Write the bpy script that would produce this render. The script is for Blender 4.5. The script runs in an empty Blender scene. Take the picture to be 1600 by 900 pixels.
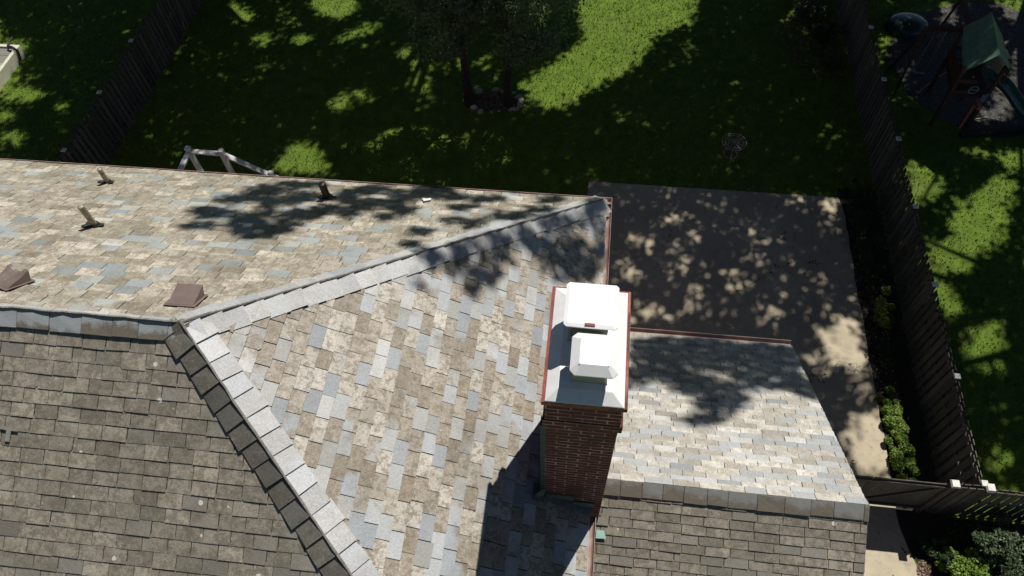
import bpy, bmesh, math, random
import numpy as np
from mathutils import Vector, Matrix, Euler
R = math.radians
scene = bpy.context.scene
C = scene.collection

# ------------------------------------------------------------------ camera, sky, sun, exposure
cam = bpy.data.cameras.new('camera')
cam.sensor_width = 36.0
cam.lens = 1126.495 / 1600 * 36.0
cam.clip_start = 0.05
cam.clip_end = 2000
camo = bpy.data.objects.new('camera', cam)
C.objects.link(camo)
camo.location = (-0.37976, -6.88633, 16.5224)
camo.rotation_euler = (0.5840586, 0.0349259, 0.1146655)
scene.camera = camo

SUN_AZ, SUN_EL = 65.0, 57.0                       # azimuth counted from +X towards +Y
world = bpy.data.worlds.new('World')
scene.world = world
world.use_nodes = True
wn = world.node_tree.nodes
sky = wn.new('ShaderNodeTexSky')
sky.sky_type = 'NISHITA'
sky.sun_disc = False
sky.air_density = .55
sky.dust_density = .2
sky.sun_elevation = R(SUN_EL)
sky.sun_rotation = R(90 - SUN_AZ)
bgn = wn['Background']
world.node_tree.links.new(sky.outputs[0], bgn.inputs[0])
bgn.inputs[1].default_value = 0.05
sl = bpy.data.lights.new('sun', 'SUN')
sl.energy = 5.0
sl.angle = R(0.53)
sl.color = (1.0, 0.955, 0.89)
slo = bpy.data.objects.new('sun', sl)
C.objects.link(slo)
sdir = Vector((math.cos(R(SUN_EL)) * math.cos(R(SUN_AZ)), math.cos(R(SUN_EL)) * math.sin(R(SUN_AZ)), math.sin(R(SUN_EL))))
slo.rotation_euler = sdir.to_track_quat('Z', 'Y').to_euler()
slo.location = (10, 20, 40)
scene.view_settings.view_transform = 'Standard'
scene.view_settings.look = 'None'
scene.view_settings.gamma = 1
scene.view_settings.exposure = 0.0
scene.view_settings.use_curve_mapping = False

# ------------------------------------------------------------------ helpers
def tag(o, label=None, cat=None, group=None, kind=None):
    if label: o['label'] = label
    if cat: o['category'] = cat
    if group: o['group'] = group
    if kind: o['kind'] = kind
    return o

def empty(name, loc=(0, 0, 0), rz=0.0):
    o = bpy.data.objects.new(name, None)
    C.objects.link(o)
    o.location = loc
    o.rotation_euler = (0, 0, rz)
    return o

class MB:
    """collects polygons, builds one mesh object"""
    def __init__(s):
        s.v = []; s.f = []; s.mi = []; s.t = []; s.t2 = []
    def poly(s, pts, mi=0, t=0.5, t2=0.5):
        n = len(s.v)
        s.v.extend([tuple(p) for p in pts])
        s.f.append(tuple(range(n, n + len(pts)))); s.mi.append(mi); s.t.append(t); s.t2.append(t2)
    def raw(s, pts, faces, mi=0, t=0.5, t2=0.5):
        n = len(s.v)
        s.v.extend([tuple(p) for p in pts])
        for f in faces:
            s.f.append(tuple(n + i for i in f)); s.mi.append(mi); s.t.append(t); s.t2.append(t2)
    def box(s, x0, x1, y0, y1, z0, z1, mi=0, M=None, t=0.5, t2=0.5):
        p = [Vector((x, y, z)) for z in (z0, z1) for x, y in ((x0, y0), (x1, y0), (x1, y1), (x0, y1))]
        if M is not None: p = [M @ q for q in p]
        s.raw(p, [(3, 2, 1, 0), (4, 5, 6, 7), (0, 1, 5, 4), (1, 2, 6, 5), (2, 3, 7, 6), (3, 0, 4, 7)], mi, t, t2)
    def frustum(s, b, zb, tq, zt, mi=0):
        """b, tq: (x0,x1,y0,y1) rectangles"""
        p = [Vector((x, y, zb)) for x, y in ((b[0], b[2]), (b[1], b[2]), (b[1], b[3]), (b[0], b[3]))]
        p += [Vector((x, y, zt)) for x, y in ((tq[0], tq[2]), (tq[1], tq[2]), (tq[1], tq[3]), (tq[0], tq[3]))]
        s.raw(p, [(3, 2, 1, 0), (4, 5, 6, 7), (0, 1, 5, 4), (1, 2, 6, 5), (2, 3, 7, 6), (3, 0, 4, 7)], mi)
    def beam(s, a, b, w, h, mi=0, up=(0, 0, 1)):
        a = Vector(a); b = Vector(b); d = (b - a); L = d.length; d.normalize()
        up = Vector(up)
        if abs(d.dot(up)) > .98: up = Vector((0, 1, 0))
        sx = d.cross(up).normalized(); sz = sx.cross(d).normalized()
        p = []
        for q in (a, b):
            for i, j in ((-1, -1), (1, -1), (1, 1), (-1, 1)):
                p.append(q + sx * (i * w / 2) + sz * (j * h / 2))
        s.raw(p, [(0, 1, 2, 3), (7, 6, 5, 4), (0, 4, 5, 1), (1, 5, 6, 2), (2, 6, 7, 3), (3, 7, 4, 0)], mi)
    def tube(s, pts, rad, n=8, mi=0, cap=True):
        pts = [Vector(p) for p in pts]
        if not hasattr(rad, '__len__'): rad = [rad] * len(pts)
        base = len(s.v); prev = None
        for i, p in enumerate(pts):
            d = (pts[min(i + 1, len(pts) - 1)] - pts[max(i - 1, 0)]).normalized()
            if prev is None:
                a = Vector((0, 0, 1)) if abs(d.z) < .9 else Vector((1, 0, 0))
                u = d.cross(a).normalized()
            else:
                u = (prev - d * prev.dot(d)).normalized()
            prev = u; w = d.cross(u)
            for k in range(n):
                an = 2 * math.pi * k / n
                s.v.append(tuple(p + (u * math.cos(an) + w * math.sin(an)) * rad[i]))
        for i in range(len(pts) - 1):
            for k in range(n):
                a = base + i * n + k; b = base + i * n + (k + 1) % n
                s.f.append((a, b, b + n, a + n)); s.mi.append(mi); s.t.append(.5); s.t2.append(.5)
        if cap:
            s.f.append(tuple(base + k for k in range(n))[::-1]); s.f.append(tuple(base + (len(pts) - 1) * n + k for k in range(n)))
            s.mi += [mi, mi]; s.t += [.5, .5]; s.t2 += [.5, .5]
    def build(s, name, mats, parent=None, loc=None, smooth=False, bevel=0.0):
        me = bpy.data.meshes.new(name)
        me.from_pydata(s.v, [], s.f)
        if not isinstance(mats, (list, tuple)): mats = [mats]
        for m in mats: me.materials.append(m)
        me.polygons.foreach_set('material_index', s.mi)
        for nm, arr in (('tone', s.t), ('tone2', s.t2)):
            at = me.attributes.new(nm, 'FLOAT', 'FACE'); at.data.foreach_set('value', arr)
        if smooth: me.polygons.foreach_set('use_smooth', [True] * len(me.polygons))
        me.update()
        o = bpy.data.objects.new(name, me)
        C.objects.link(o)
        if parent is not None: o.parent = parent
        if loc is not None: o.location = loc
        if bevel:
            md = o.modifiers.new('bevel', 'BEVEL'); md.width = bevel; md.segments = 2; md.limit_method = 'ANGLE'
        return o

# node helper
class NT:
    def __init__(s, name):
        s.m = bpy.data.materials.new(name); s.m.use_nodes = True
        s.n = s.m.node_tree.nodes; s.l = s.m.node_tree.links
        s.b = s.n['Principled BSDF']
        s.tc = s.n.new('ShaderNodeTexCoord')
    def put(s, sock, val):
        if isinstance(val, bpy.types.NodeSocket): s.l.new(val, sock)
        elif isinstance(val, (tuple, list)) and len(val) == 3 and sock.type == 'RGBA': sock.default_value = (*val, 1)
        else: sock.default_value = val
    def noise(s, scale, detail=4, rough=.55, vec=None, dist=0.0, out='Fac'):
        n = s.n.new('ShaderNodeTexNoise'); n.inputs['Scale'].default_value = scale
        n.inputs['Detail'].default_value = detail; n.inputs['Roughness'].default_value = rough
        n.inputs['Distortion'].default_value = dist
        s.l.new(vec or s.tc.outputs['Object'], n.inputs['Vector'])
        return n.outputs[out]
    def voro(s, scale, vec=None, feat='F1', out='Distance', rnd=1.0):
        n = s.n.new('ShaderNodeTexVoronoi'); n.feature = feat; n.inputs['Scale'].default_value = scale
        n.inputs['Randomness'].default_value = rnd
        s.l.new(vec or s.tc.outputs['Object'], n.inputs['Vector'])
        return n.outputs[out]
    def math(s, op, a, b=0.0, c=0.0, clamp=False):
        n = s.n.new('ShaderNodeMath'); n.operation = op; n.use_clamp = clamp
        s.put(n.inputs[0], a); s.put(n.inputs[1], b)
        if op in ('MULTIPLY_ADD', 'SMOOTH_MIN'): s.put(n.inputs[2], c)
        return n.outputs[0]
    def ss(s, x, a, b, lo=0.0, hi=1.0):
        n = s.n.new('ShaderNodeMapRange'); n.interpolation_type = 'SMOOTHSTEP'
        s.put(n.inputs[0], x); n.inputs[1].default_value = a; n.inputs[2].default_value = b
        n.inputs[3].default_value = lo; n.inputs[4].default_value = hi
        return n.outputs[0]
    def mix(s, f, a, b, mode='MIX'):
        n = s.n.new('ShaderNodeMix'); n.data_type = 'RGBA'; n.blend_type = mode
        s.put(n.inputs['Factor'], f); s.put(n.inputs[6], a); s.put(n.inputs[7], b)
        return n.outputs[2]
    def ramp(s, x, stops, interp='LINEAR'):
        n = s.n.new('ShaderNodeValToRGB'); e = n.color_ramp.elements; n.color_ramp.interpolation = interp
        while len(e) < len(stops): e.new(.5)
        for i, (p, c) in enumerate(stops):
            e[i].position = p; e[i].color = (*c, 1)
        s.l.new(x, n.inputs[0]); return n.outputs[0]
    def attr(s, nm):
        n = s.n.new('ShaderNodeAttribute'); n.attribute_name = nm; return n.outputs['Fac']
    def scalevec(s, sx, sy, sz, vec=None):
        n = s.n.new('ShaderNodeMapping'); s.l.new(vec or s.tc.outputs['Object'], n.inputs[0])
        n.inputs['Scale'].default_value = (sx, sy, sz); return n.outputs[0]
    def fin(s, col, rough=.8, bump=None, bs=.3, bd=.01, metal=0.0, spec=.5):
        s.put(s.b.inputs['Base Color'], col); s.put(s.b.inputs['Roughness'], rough)
        s.b.inputs['Metallic'].default_value = metal; s.b.inputs['Specular IOR Level'].default_value = spec
        if bump is not None:
            b = s.n.new('ShaderNodeBump'); b.inputs['Strength'].default_value = bs; b.inputs['Distance'].default_value = bd
            s.l.new(bump, b.inputs['Height']); s.l.new(b.outputs[0], s.b.inputs['Normal'])
        return s.m

def mat_simple(name, col, rough=.7, var=.25, scale=12, metal=0.0, bs=.15, spec=.5):
    t = NT(name); n = t.noise(scale, 6, .65)
    k = t.ss(n, .3, .7, 1 - var, 1 + var)
    c = t.mix(1.0, col, k, 'MULTIPLY')
    return t.fin(c, rough, n, bs, .01, metal, spec)

def mat_slate(name, clean, crust, crust_amt, crust_dark, moss=(.05, .055, .035), moss_amt=.3, spots=.0, cl_lo=.45, cl_hi=.55, rough=.55, mottle=.5, pale=(.55, .53, .48), pale_amt=.3, fs=1.0):
    """clean: ramp of bare slate colours; crust: lichen/weathering colour ramp"""
    t = NT(name)
    a = t.attr('tone'); a2 = t.attr('tone2')
    base = t.ramp(a, clean)
    big = t.noise(.9, 3, .6)
    med = t.noise(8 * fs, 8, .8, dist=.15)
    fine = t.noise(55, 5, .75)
    # crusted slates: chosen by cluster noise plus the slate's own random number
    sel = t.math('ADD', t.math('MULTIPLY', big, 1.1), t.math('MULTIPLY', a2, .75))
    selm = t.ss(sel, .92 - crust_amt * .5, 1.02 - crust_amt * .5)
    body = t.ramp(t.math('ADD', t.math('MULTIPLY', a, .6), t.math('MULTIPLY', fine, .45)), crust)
    blotch = t.ss(med, cl_lo, cl_hi)
    crustc = t.mix(t.math('MULTIPLY', blotch, mottle), body, crust_dark)
    pl = t.ss(t.noise(15 * fs, 7, .8, dist=.1), .56, .68)
    crustc = t.mix(t.math('MULTIPLY', pl, pale_amt), crustc, pale)
    col = t.mix(selm, base, crustc)
    # bare slates carry slight stains too
    st = t.ss(t.noise(17, 6, .7), .55, .75)
    col = t.mix(t.math('MULTIPLY', st, .3), col, crust_dark)
    mo = t.math('MULTIPLY', t.ss(t.noise(2.3, 6, .7), .45, .7), moss_amt)
    col = t.mix(mo, col, moss)
    grain = t.ss(fine, .25, .75, .78, 1.2)
    col = t.mix(1.0, col, grain, 'MULTIPLY')
    tv = t.ss(a2, 0, 1, .86, 1.12)
    col = t.mix(1.0, col, tv, 'MULTIPLY')
    if spots:
        vo = t.voro(4.0); vc = t.voro(4.0, out='Color')
        sz = t.math('MULTIPLY', t.math('GREATER_THAN', vc, .62), .1)
        sz = t.math('MULTIPLY', sz, t.ss(vc, .62, .85, .45, 1.0))
        wob = t.math('ADD', vo, t.math('MULTIPLY', t.math('SUBTRACT', t.noise(40, 2), .5), .05))
        m = t.math('LESS_THAN', wob, sz)
        col = t.mix(m, col, (.62, .61, .55))
    h = t.math('ADD', fine, t.math('MULTIPLY', med, .8))
    return t.fin(col, rough, h, .45, .006, spec=.4)

M = {}
bluegray = [(0, (.27, .295, .315)), (.3, (.38, .405, .425)), (.6, (.47, .49, .50)), (.8, (.34, .345, .32)), (1, (.58, .58, .57))]
M['slate_hip'] = mat_slate('weathered slate on the right hip', bluegray,
    [(0, (.13, .105, .075)), (.3, (.24, .205, .155)), (.6, (.37, .335, .28)), (1, (.56, .54, .49))], .33, (.15, .115, .075), moss=(.15, .145, .105), moss_amt=.3, pale=(.64, .61, .56), pale_amt=.7, cl_lo=.47, cl_hi=.58, mottle=.75, fs=1.7)
M['slate_back'] = mat_slate('pale lichened slate on the back slope',
    [(0, (.25, .28, .285)), (.3, (.37, .405, .40)), (.55, (.45, .47, .43)), (.8, (.31, .345, .365)), (1, (.58, .57, .52))],
    [(0, (.17, .145, .11)), (.25, (.29, .265, .21)), (.55, (.39, .36, .30)), (.8, (.50, .46, .38)), (1, (.63, .60, .53))], .6, (.17, .135, .092), moss=(.19, .18, .13), moss_amt=.5, mottle=.6, pale=(.62, .59, .52), pale_amt=.6)
M['slate_front'] = mat_slate('dark mossy slate on the front slope',
    [(0, (.21, .192, .16)), (.4, (.27, .25, .21)), (.95, (.33, .305, .26)), (1, (.30, .31, .31))],
    [(0, (.19, .172, .135)), (.5, (.30, .27, .215)), (.85, (.37, .335, .265)), (1, (.47, .40, .31))], .62, (.155, .132, .10), moss=(.19, .172, .13), moss_amt=.55, spots=.13, mottle=.7, pale=(.50, .475, .40), pale_amt=.75, fs=1.3)
M['slate_wing_back'] = mat_slate('pale grey slate on the wing',
    [(0, (.22, .235, .25)), (.15, (.36, .38, .39)), (.7, (.47, .485, .49)), (1, (.60, .60, .58))],
    [(0, (.22, .205, .175)), (.3, (.37, .35, .31)), (.6, (.50, .48, .43)), (1, (.64, .62, .57))], .28, (.24, .21, .16), moss=(.24, .23, .19), moss_amt=.3, pale_amt=.4)
M['slate_cap'] = mat_slate('pale cap slates', [(0, (.36, .385, .41)), (.5, (.45, .47, .485)), (1, (.55, .56, .56))],
    [(0, (.33, .34, .345)), (1, (.49, .49, .48))], .3, (.25, .23, .195), moss_amt=.0, mottle=.25, pale_amt=.2, rough=.45)
M['slate_cap_dark'] = mat_slate('stained cap slates', [(0, (.13, .125, .11)), (.6, (.19, .18, .155)), (1, (.26, .27, .27))],
    [(0, (.11, .10, .085)), (1, (.20, .185, .15))], .5, (.09, .08, .065), moss_amt=.4, mottle=.5, spots=.1)
t = NT('ridge slates blue grey above brown below')
zc = t.n.new('ShaderNodeSeparateXYZ'); t.l.new(t.tc.outputs['Object'], zc.inputs[0])
wv = t.math('ADD', zc.outputs[2], t.math('MULTIPLY', t.math('SUBTRACT', t.noise(9, 5, .7), .5), .16))
wv = t.math('ADD', wv, t.math('MULTIPLY', t.math('SUBTRACT', t.attr('tone'), .5), .05))
g1 = t.ss(wv, -.062, -.022)
def ridge_mat(name, lo, hi, up0, up1):
    t = NT(name)
    zc = t.n.new('ShaderNodeSeparateXYZ'); t.l.new(t.tc.outputs['Object'], zc.inputs[0])
    wv = t.math('ADD', zc.outputs[2], t.math('MULTIPLY', t.math('SUBTRACT', t.noise(9, 5, .7), .5), .16))
    wv = t.math('ADD', wv, t.math('MULTIPLY', t.math('SUBTRACT', t.attr('tone'), .5), .09))
    g1 = t.ss(wv, lo, hi)
    c = t.mix(g1, t.mix(t.noise(30, 6, .75), (.10, .085, .062), (.235, .205, .16)), t.mix(t.noise(20, 5), up0, up1))
    return t.fin(c, .6, t.noise(50, 4), .4, .005)
M['ridge_cap'] = ridge_mat('main ridge slates', -.052, -.008, (.25, .275, .28), (.38, .40, .40))
M['ridge_cap_wing'] = ridge_mat('wing ridge slates', -.025, .03, (.20, .20, .185), (.27, .27, .255))
M['mortar'] = mat_simple('grey ridge mortar', (.20, .19, .17), .9, .35, 40, bs=.5)
M['deck_board'] = mat_simple('roof underlay', (.035, .033, .03), .95)
t = NT('red brown painted gutter')
n1 = t.noise(6, 6, .7); n2 = t.noise(30, 5, .7)
c = t.mix(t.ss(n1, .4, .65), (.34, .215, .175), (.43, .34, .295)); c = t.mix(t.ss(n2, .55, .75), c, (.2, .12, .09))
M['gutter'] = t.fin(c, .6, n2, .2)
# brick: courses in x,z on the y faces and y,z on the x faces
def mat_brick(name, ox, oz, c1, c2, mort):
    t = NT(name)
    sp = t.n.new('ShaderNodeSeparateXYZ'); t.l.new(t.tc.outputs['Object'], sp.inputs[0])
    ge = t.n.new('ShaderNodeNewGeometry'); sn = t.n.new('ShaderNodeSeparateXYZ'); t.l.new(ge.outputs['Normal'], sn.inputs[0])
    fx = t.math('GREATER_THAN', t.math('ABSOLUTE', sn.outputs[0]), .5)
    hx = t.math('ADD', t.math('MULTIPLY', sp.outputs[0], t.math('SUBTRACT', 1.0, fx)), t.math('MULTIPLY', sp.outputs[1], fx))
    cv = t.n.new('ShaderNodeCombineXYZ'); t.l.new(t.math('ADD', hx, ox), cv.inputs[0]); t.l.new(t.math('ADD', sp.outputs[2], oz), cv.inputs[1])
    b = t.n.new('ShaderNodeTexBrick'); t.l.new(cv.outputs[0], b.inputs['Vector'])
    b.inputs['Scale'].default_value = 1; b.inputs['Brick Width'].default_value = .2032; b.inputs['Row Height'].default_value = .0677
    b.inputs['Mortar Size'].default_value = .008; b.inputs['Mortar Smooth'].default_value = .25
    b.inputs['Color1'].default_value = (*c1, 1); b.inputs['Color2'].default_value = (*c2, 1)
    n = t.noise(14, 6, .7); n2 = t.noise(3, 4, .6)
    mc = t.mix(t.ss(n2, .38, .6), mort, tuple(x * .3 for x in mort))
    t.l.new(mc, b.inputs['Mortar'])
    col = t.mix(1.0, b.outputs['Color'], t.ss(n, .3, .75, .7, 1.3), 'MULTIPLY')
    h = t.math('SUBTRACT', t.math('MULTIPLY', n, .3), b.outputs['Fac'])
    return t.fin(col, .85, h, .6, .008)
M['brick_sunlit'] = mat_brick('orange red brick painted sunlit', .04, .02, (.30, .08, .06), (.24, .065, .05), (.3, .16, .12))  # brighter copy of the shaft's brick, sunlight put into its colour
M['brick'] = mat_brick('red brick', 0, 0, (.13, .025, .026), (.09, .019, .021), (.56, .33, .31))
M['crown'] = mat_simple('white painted chimney crown', (.77, .77, .765), .5, .07, 8, bs=.1)
M['cap_metal'] = mat_simple('white powder coated metal', (.80, .80, .80), .35, .03, 6, bs=.03)
M['rust'] = mat_simple('dark red rust', (.26, .07, .06), .8, .3, 60)
t = NT('galvanised mesh screen'); vo = t.n.new('ShaderNodeTexChecker'); vo.inputs['Scale'].default_value = 90
mp = t.n.new('ShaderNodeMapping'); t.l.new(t.tc.outputs['Object'], mp.inputs[0]); mp.inputs['Rotation'].default_value = (.0, .785, .785)
t.l.new(mp.outputs[0], vo.inputs['Vector']); vo.inputs[1].default_value = (.45, .45, .42, 1); vo.inputs[2].default_value = (.04, .04, .04, 1)
M['screen'] = t.fin(vo.outputs[0], .5, metal=.3)
M['galv'] = mat_simple('galvanised steel', (.50, .47, .40), .4, .15, 10, metal=.5)
M['patina'] = mat_simple('green patinated flashing', (.13, .16, .15), .6, .35, 20, metal=.2)
M['patina_dark'] = mat_simple('dark patinated strip', (.07, .09, .095), .6, .3, 10, metal=.2)
M['vent_brown'] = mat_simple('brown enamelled sheet', (.165, .125, .11), .45, .12, 8, bs=.08)
M['pipe_grey'] = mat_simple('weathered lead pipe', (.30, .26, .18), .6, .5, 18)
M['pipe_red'] = mat_simple('dark red iron pipe', (.05, .02, .018), .5, .4, 14)
M['black_tar'] = mat_simple('black tar', (.02, .02, .02), .7, .4, 30)
M['wall_brick'] = mat_brick('house wall brick', 0, 0, (.24, .11, .085), (.18, .085, .07), (.4, .36, .32))
M['white_trim'] = mat_simple('white trim', (.72, .72, .70), .5, .06, 8)
M['glass'] = mat_simple('dark window glass', (.03, .035, .04), .08, .1, 2)
M['pvc'] = mat_simple('white vinyl', (.74, .74, .72), .4, .08, 6, bs=.05)

# lawn
t = NT('lawn grass')
n0 = t.noise(.25, 4, .6); n1 = t.noise(2.5, 6, .7, dist=.5); n2 = t.noise(22, 5, .75, dist=.4); n3 = t.noise(90, 3, .7)
c = t.mix(t.ss(n1, .35, .68), (.065, .13, .014), (.165, .27, .028))
c = t.mix(t.ss(n2, .4, .7), c, (.20, .29, .04)); c = t.mix(t.math('MULTIPLY', t.ss(n0, .5, .68), .3), c, (.17, .20, .05))
c = t.mix(t.ss(n3, .5, .8), c, (.07, .12, .014))
c = t.mix(t.math('MULTIPLY', t.ss(t.noise(.6, 6, .7), .55, .7), .5), c, (.21, .21, .07))
M['grass'] = t.fin(c, .85, t.math('ADD', n2, n3), .8, .05, spec=.2)
t = NT('grass blades'); a = t.attr('tone')
c = t.ramp(a, [(0, (.08, .155, .016)), (.5, (.16, .285, .025)), (.85, (.24, .35, .05)), (1, (.34, .36, .11))])
M['blade'] = t.fin(c, .6, spec=.25)
# concrete
t = NT('aged concrete drive')
n0 = t.noise(.7, 5, .65); n1 = t.noise(6, 7, .75); n2 = t.noise(70, 4, .7); n3 = t.noise(1.3, 4, .5, dist=1.5)
c = t.mix(t.ss(n0, .35, .65), (.41, .355, .25), (.52, .45, .32)); c = t.mix(t.ss(n1, .5, .72), c, (.29, .255, .19))
c = t.mix(t.ss(n2, .5, .8), c, (.42, .38, .30))
vd = t.voro(.32, vec=None, feat='DISTANCE_TO_EDGE')
wob = t.n.new('ShaderNodeVectorMath'); wob.operation = 'ADD'; t.l.new(t.tc.outputs['Object'], wob.inputs[0]); t.l.new(t.noise(2.2, 4, .6, out='Color'), wob.inputs[1])
vd = t.voro(.30, vec=wob.outputs[0], feat='DISTANCE_TO_EDGE')
crk = t.math('MULTIPLY', t.math('LESS_THAN', vd, .0035), t.ss(n3, .5, .56))
c = t.mix(crk, c, (.03, .028, .02))
M['concrete'] = t.fin(c, .9, n1, .3, .01)
t = NT('shredded dark mulch'); n1 = t.noise(30, 6, .8); n2 = t.voro(34, out='Color'); n0 = t.noise(2, 4, .6)
c = t.ramp(n1, [(.3, (.02, .02, .018)), (.55, (.06, .057, .05)), (.72, (.22, .21, .18))])
c = t.mix(t.math('MULTIPLY', t.math('GREATER_THAN', n2, .82), .7), c, (.26, .25, .22))
M['mulch'] = t.fin(c, .95, n1, .8, .03)
t = NT('bare soil'); n1 = t.noise(18, 6, .8)
c = t.ramp(n1, [(.3, (.012, .011, .008)), (.6, (.035, .03, .02)), (.8, (.09, .07, .045))]); M['soil'] = t.fin(c, .95, n1, .8, .03)
# weathered wood
def mat_wood(name, c0, c1):
    t = NT(name); v = t.scalevec(14, 14, 1.2); n = t.noise(3, 6, .7, vec=v); a = t.attr('tone')
    c = t.mix(t.ss(n, .3, .7), c0, c1); c = t.mix(1.0, c, t.ss(a, 0, 1, .7, 1.3), 'MULTIPLY')
    return t.fin(c, .85, n, .4, .01)
M['fence'] = mat_wood('weathered grey brown fence wood', (.06, .054, .048), (.13, .117, .102))
M['post_cap'] = mat_simple('pale post cap', (.62, .61, .57), .6, .15, 12)
M['redwood'] = mat_wood('red brown playset wood', (.07, .028, .022), (.12, .05, .038))
M['black_beam'] = mat_wood('near black grained wood', (.012, .011, .01), (.03, .026, .022))
M['canvas'] = mat_simple('faded green canvas', (.10, .19, .14), .7, .3, 3, bs=.1)
M['slide'] = mat_simple('dark green plastic slide', (.03, .10, .075), .35, .15, 4, bs=.03)
M['teal'] = mat_simple('dark teal plastic', (.02, .055, .055), .25, .2, 6, bs=.03)
M['blue'] = mat_simple('blue plastic', (.10, .16, .26), .4, .2, 6)
M['beige'] = mat_simple('beige canvas', (.50, .46, .33), .7, .2, 6)
M['redpl'] = mat_simple('red painted wood', (.42, .14, .11), .6, .2, 6)
M['iron'] = mat_simple('faded pinkish wrought iron', (.42, .31, .31), .6, .3, 40)
M['chain'] = mat_simple('galvanised chain', (.32, .32, .30), .5, .2, 20)
M['bark'] = mat_simple('dark grey bark', (.05, .042, .035), .95, .4, 10, bs=.8)
M['stone'] = mat_simple('pale limestone', (.44, .39, .30), .9, .35, 12, bs=.5)
M['plank'] = mat_wood('grey weathered planks', (.20, .20, .18), (.32, .31, .27))
M['paleframe'] = mat_simple('cream painted frame', (.62, .62, .47), .6, .1, 8)
def mat_leaf(name, c0, c1, c2, rough=.5, trans=.15):
    t = NT(name); a = t.attr('tone'); c = t.ramp(a, [(0, c0), (.6, c1), (1, c2)])
    m = t.fin(c, rough, spec=.35)
    tr = t.n.new('ShaderNodeBsdfTranslucent'); t.l.new(t.mix(1.0, c, (.9, 1.3, .5), 'MULTIPLY'), tr.inputs[0])
    mx = t.n.new('ShaderNodeMixShader'); mx.inputs[0].default_value = trans
    t.l.new(t.b.outputs[0], mx.inputs[1]); t.l.new(tr.outputs[0], mx.inputs[2])
    t.l.new(mx.outputs[0], t.n['Material Output'].inputs[0]); return m
M['leaf_big'] = mat_leaf('oak leaves', (.035, .06, .015), (.05, .085, .022), (.07, .11, .03), trans=.0)
M['leaf_small'] = mat_leaf('grey green tree leaves', (.15, .185, .115), (.24, .275, .19), (.38, .40, .31), rough=.6, trans=.45)
M['leaf_bright'] = mat_leaf('bright green shrub leaves', (.09, .16, .02), (.17, .26, .04), (.32, .38, .10), trans=.2)
M['leaf_grey'] = mat_leaf('silvery green juniper leaves', (.05, .08, .035), (.09, .13, .065), (.16, .20, .11), trans=.1)
M['leaf_dark'] = mat_leaf('dark green shrub leaves', (.02, .045, .012), (.035, .07, .02), (.06, .11, .03), trans=.1)
M['litter'] = mat_leaf('dry brown leaves', (.08, .05, .035), (.20, .12, .08), (.42, .32, .22), trans=.0)
# ------------------------------------------------------------------ ground
def sheet(name, pts, z, mat, thick=0.0, kind='structure'):
    mb = MB()
    if thick:
        n = len(pts)
        P = [(x, y, z) for x, y in pts] + [(x, y, z - thick) for x, y in pts]
        mb.raw(P, [tuple(range(n))] + [(i, i + n, (i + 1) % n + n, (i + 1) % n) for i in range(n)])
    else:
        mb.poly([(x, y, z) for x, y in pts])
    o = mb.build(name, mat)
    o['kind'] = kind
    return o
sheet('lawn', [(-400, -400), (400, -400), (400, 400), (-400, 400)], 0, M['grass'])
rnd = random.Random(5)
edge = [(7.06 + .012 * math.sin(y * 2.1) + rnd.uniform(-.02, .02), y) for y in np.arange(-1.2, 7.8, .35)]
sheet('driveway', [(-.33, 7.95), (-.33, -1.2)] + edge + [(6.98, 7.93)], .022, M['concrete'], .05)
sheet('front_drive', [(2.5, -1.215), (2.5, -14), (9.2, -14), (8.6, -5), (7.75, -3.2), (7.35, -2.6), (7.2, -2.2), (7.06, -1.6), (7.04, -1.215)], .022, M['concrete'], .05)
bed = [(6.95, -1.3), (8.12, -1.3), (8.12, 8.3), (7.0, 8.3), (6.95, 7.0)]
sheet('planting_bed', bed, .006, M['soil'])
sheet('front_bed', [(7.0, -1.3), (7.0, -1.7), (7.25, -2.2), (7.4, -2.6), (7.8, -3.2), (8.8, -5), (14, -5), (14, -1.3)], .006, M['soil'])
mul = []
for i in range(26):
    a = 2 * math.pi * i / 26
    mul.append((12.7 + (3.1 + rnd.uniform(-.2, .2)) * math.cos(a) * 1.05, 14.2 + (3.4 + rnd.uniform(-.25, .25)) * math.sin(a)))
sheet('mulch_bed', mul, .01, M['mulch'])

# grass tufts where the lawn can be seen
def tufts(n, seed):
    g = np.random.default_rng(seed)
    V = []; F = []; T = []
    x = g.uniform(-24, 15, n); y = g.uniform(-3, 18.5, n)
    ok = ~((x > -.4) & (x < 7.1) & (y < 8.0)) & ~((x < -.3) & (y < 5.5)) & ~((x > 9.7) & (((x - 12.7) / 3.3) ** 2 + ((y - 14.2) / 3.5) ** 2 < 1)) & ~((x > 7.1) & (x < 8.0) & (y < 8.2)) & ~(((x + 3.7) / 1.0) ** 2 + ((y - 11.2) / .5) ** 2 < 1)
    x = x[ok]; y = y[ok]; n = len(x)
    a = g.uniform(0, 2 * np.pi, n); h = g.uniform(.035, .10, n); w = g.uniform(.008, .02, n); l = g.uniform(.0, .08, n); a2 = g.uniform(0, 2 * np.pi, n)
    P = np.zeros((n, 3, 3))
    P[:, 0] = np.stack([x - np.cos(a) * w, y - np.sin(a) * w, np.zeros(n)], 1)
    P[:, 1] = np.stack([x + np.cos(a) * w, y + np.sin(a) * w, np.zeros(n)], 1)
    P[:, 2] = np.stack([x + np.cos(a2) * l, y + np.sin(a2) * l, h], 1)
    cl = .5 + .5 * np.sin(x * 2.3 + 1.7 * np.sin(y * 1.9)) * np.cos(y * 2.7 + np.sin(x * 3.1))
    tone = np.clip(g.beta(2, 2.4, n) * .7 + cl * .35, 0, 1)
    return P.reshape(-1, 3), tone
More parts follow.
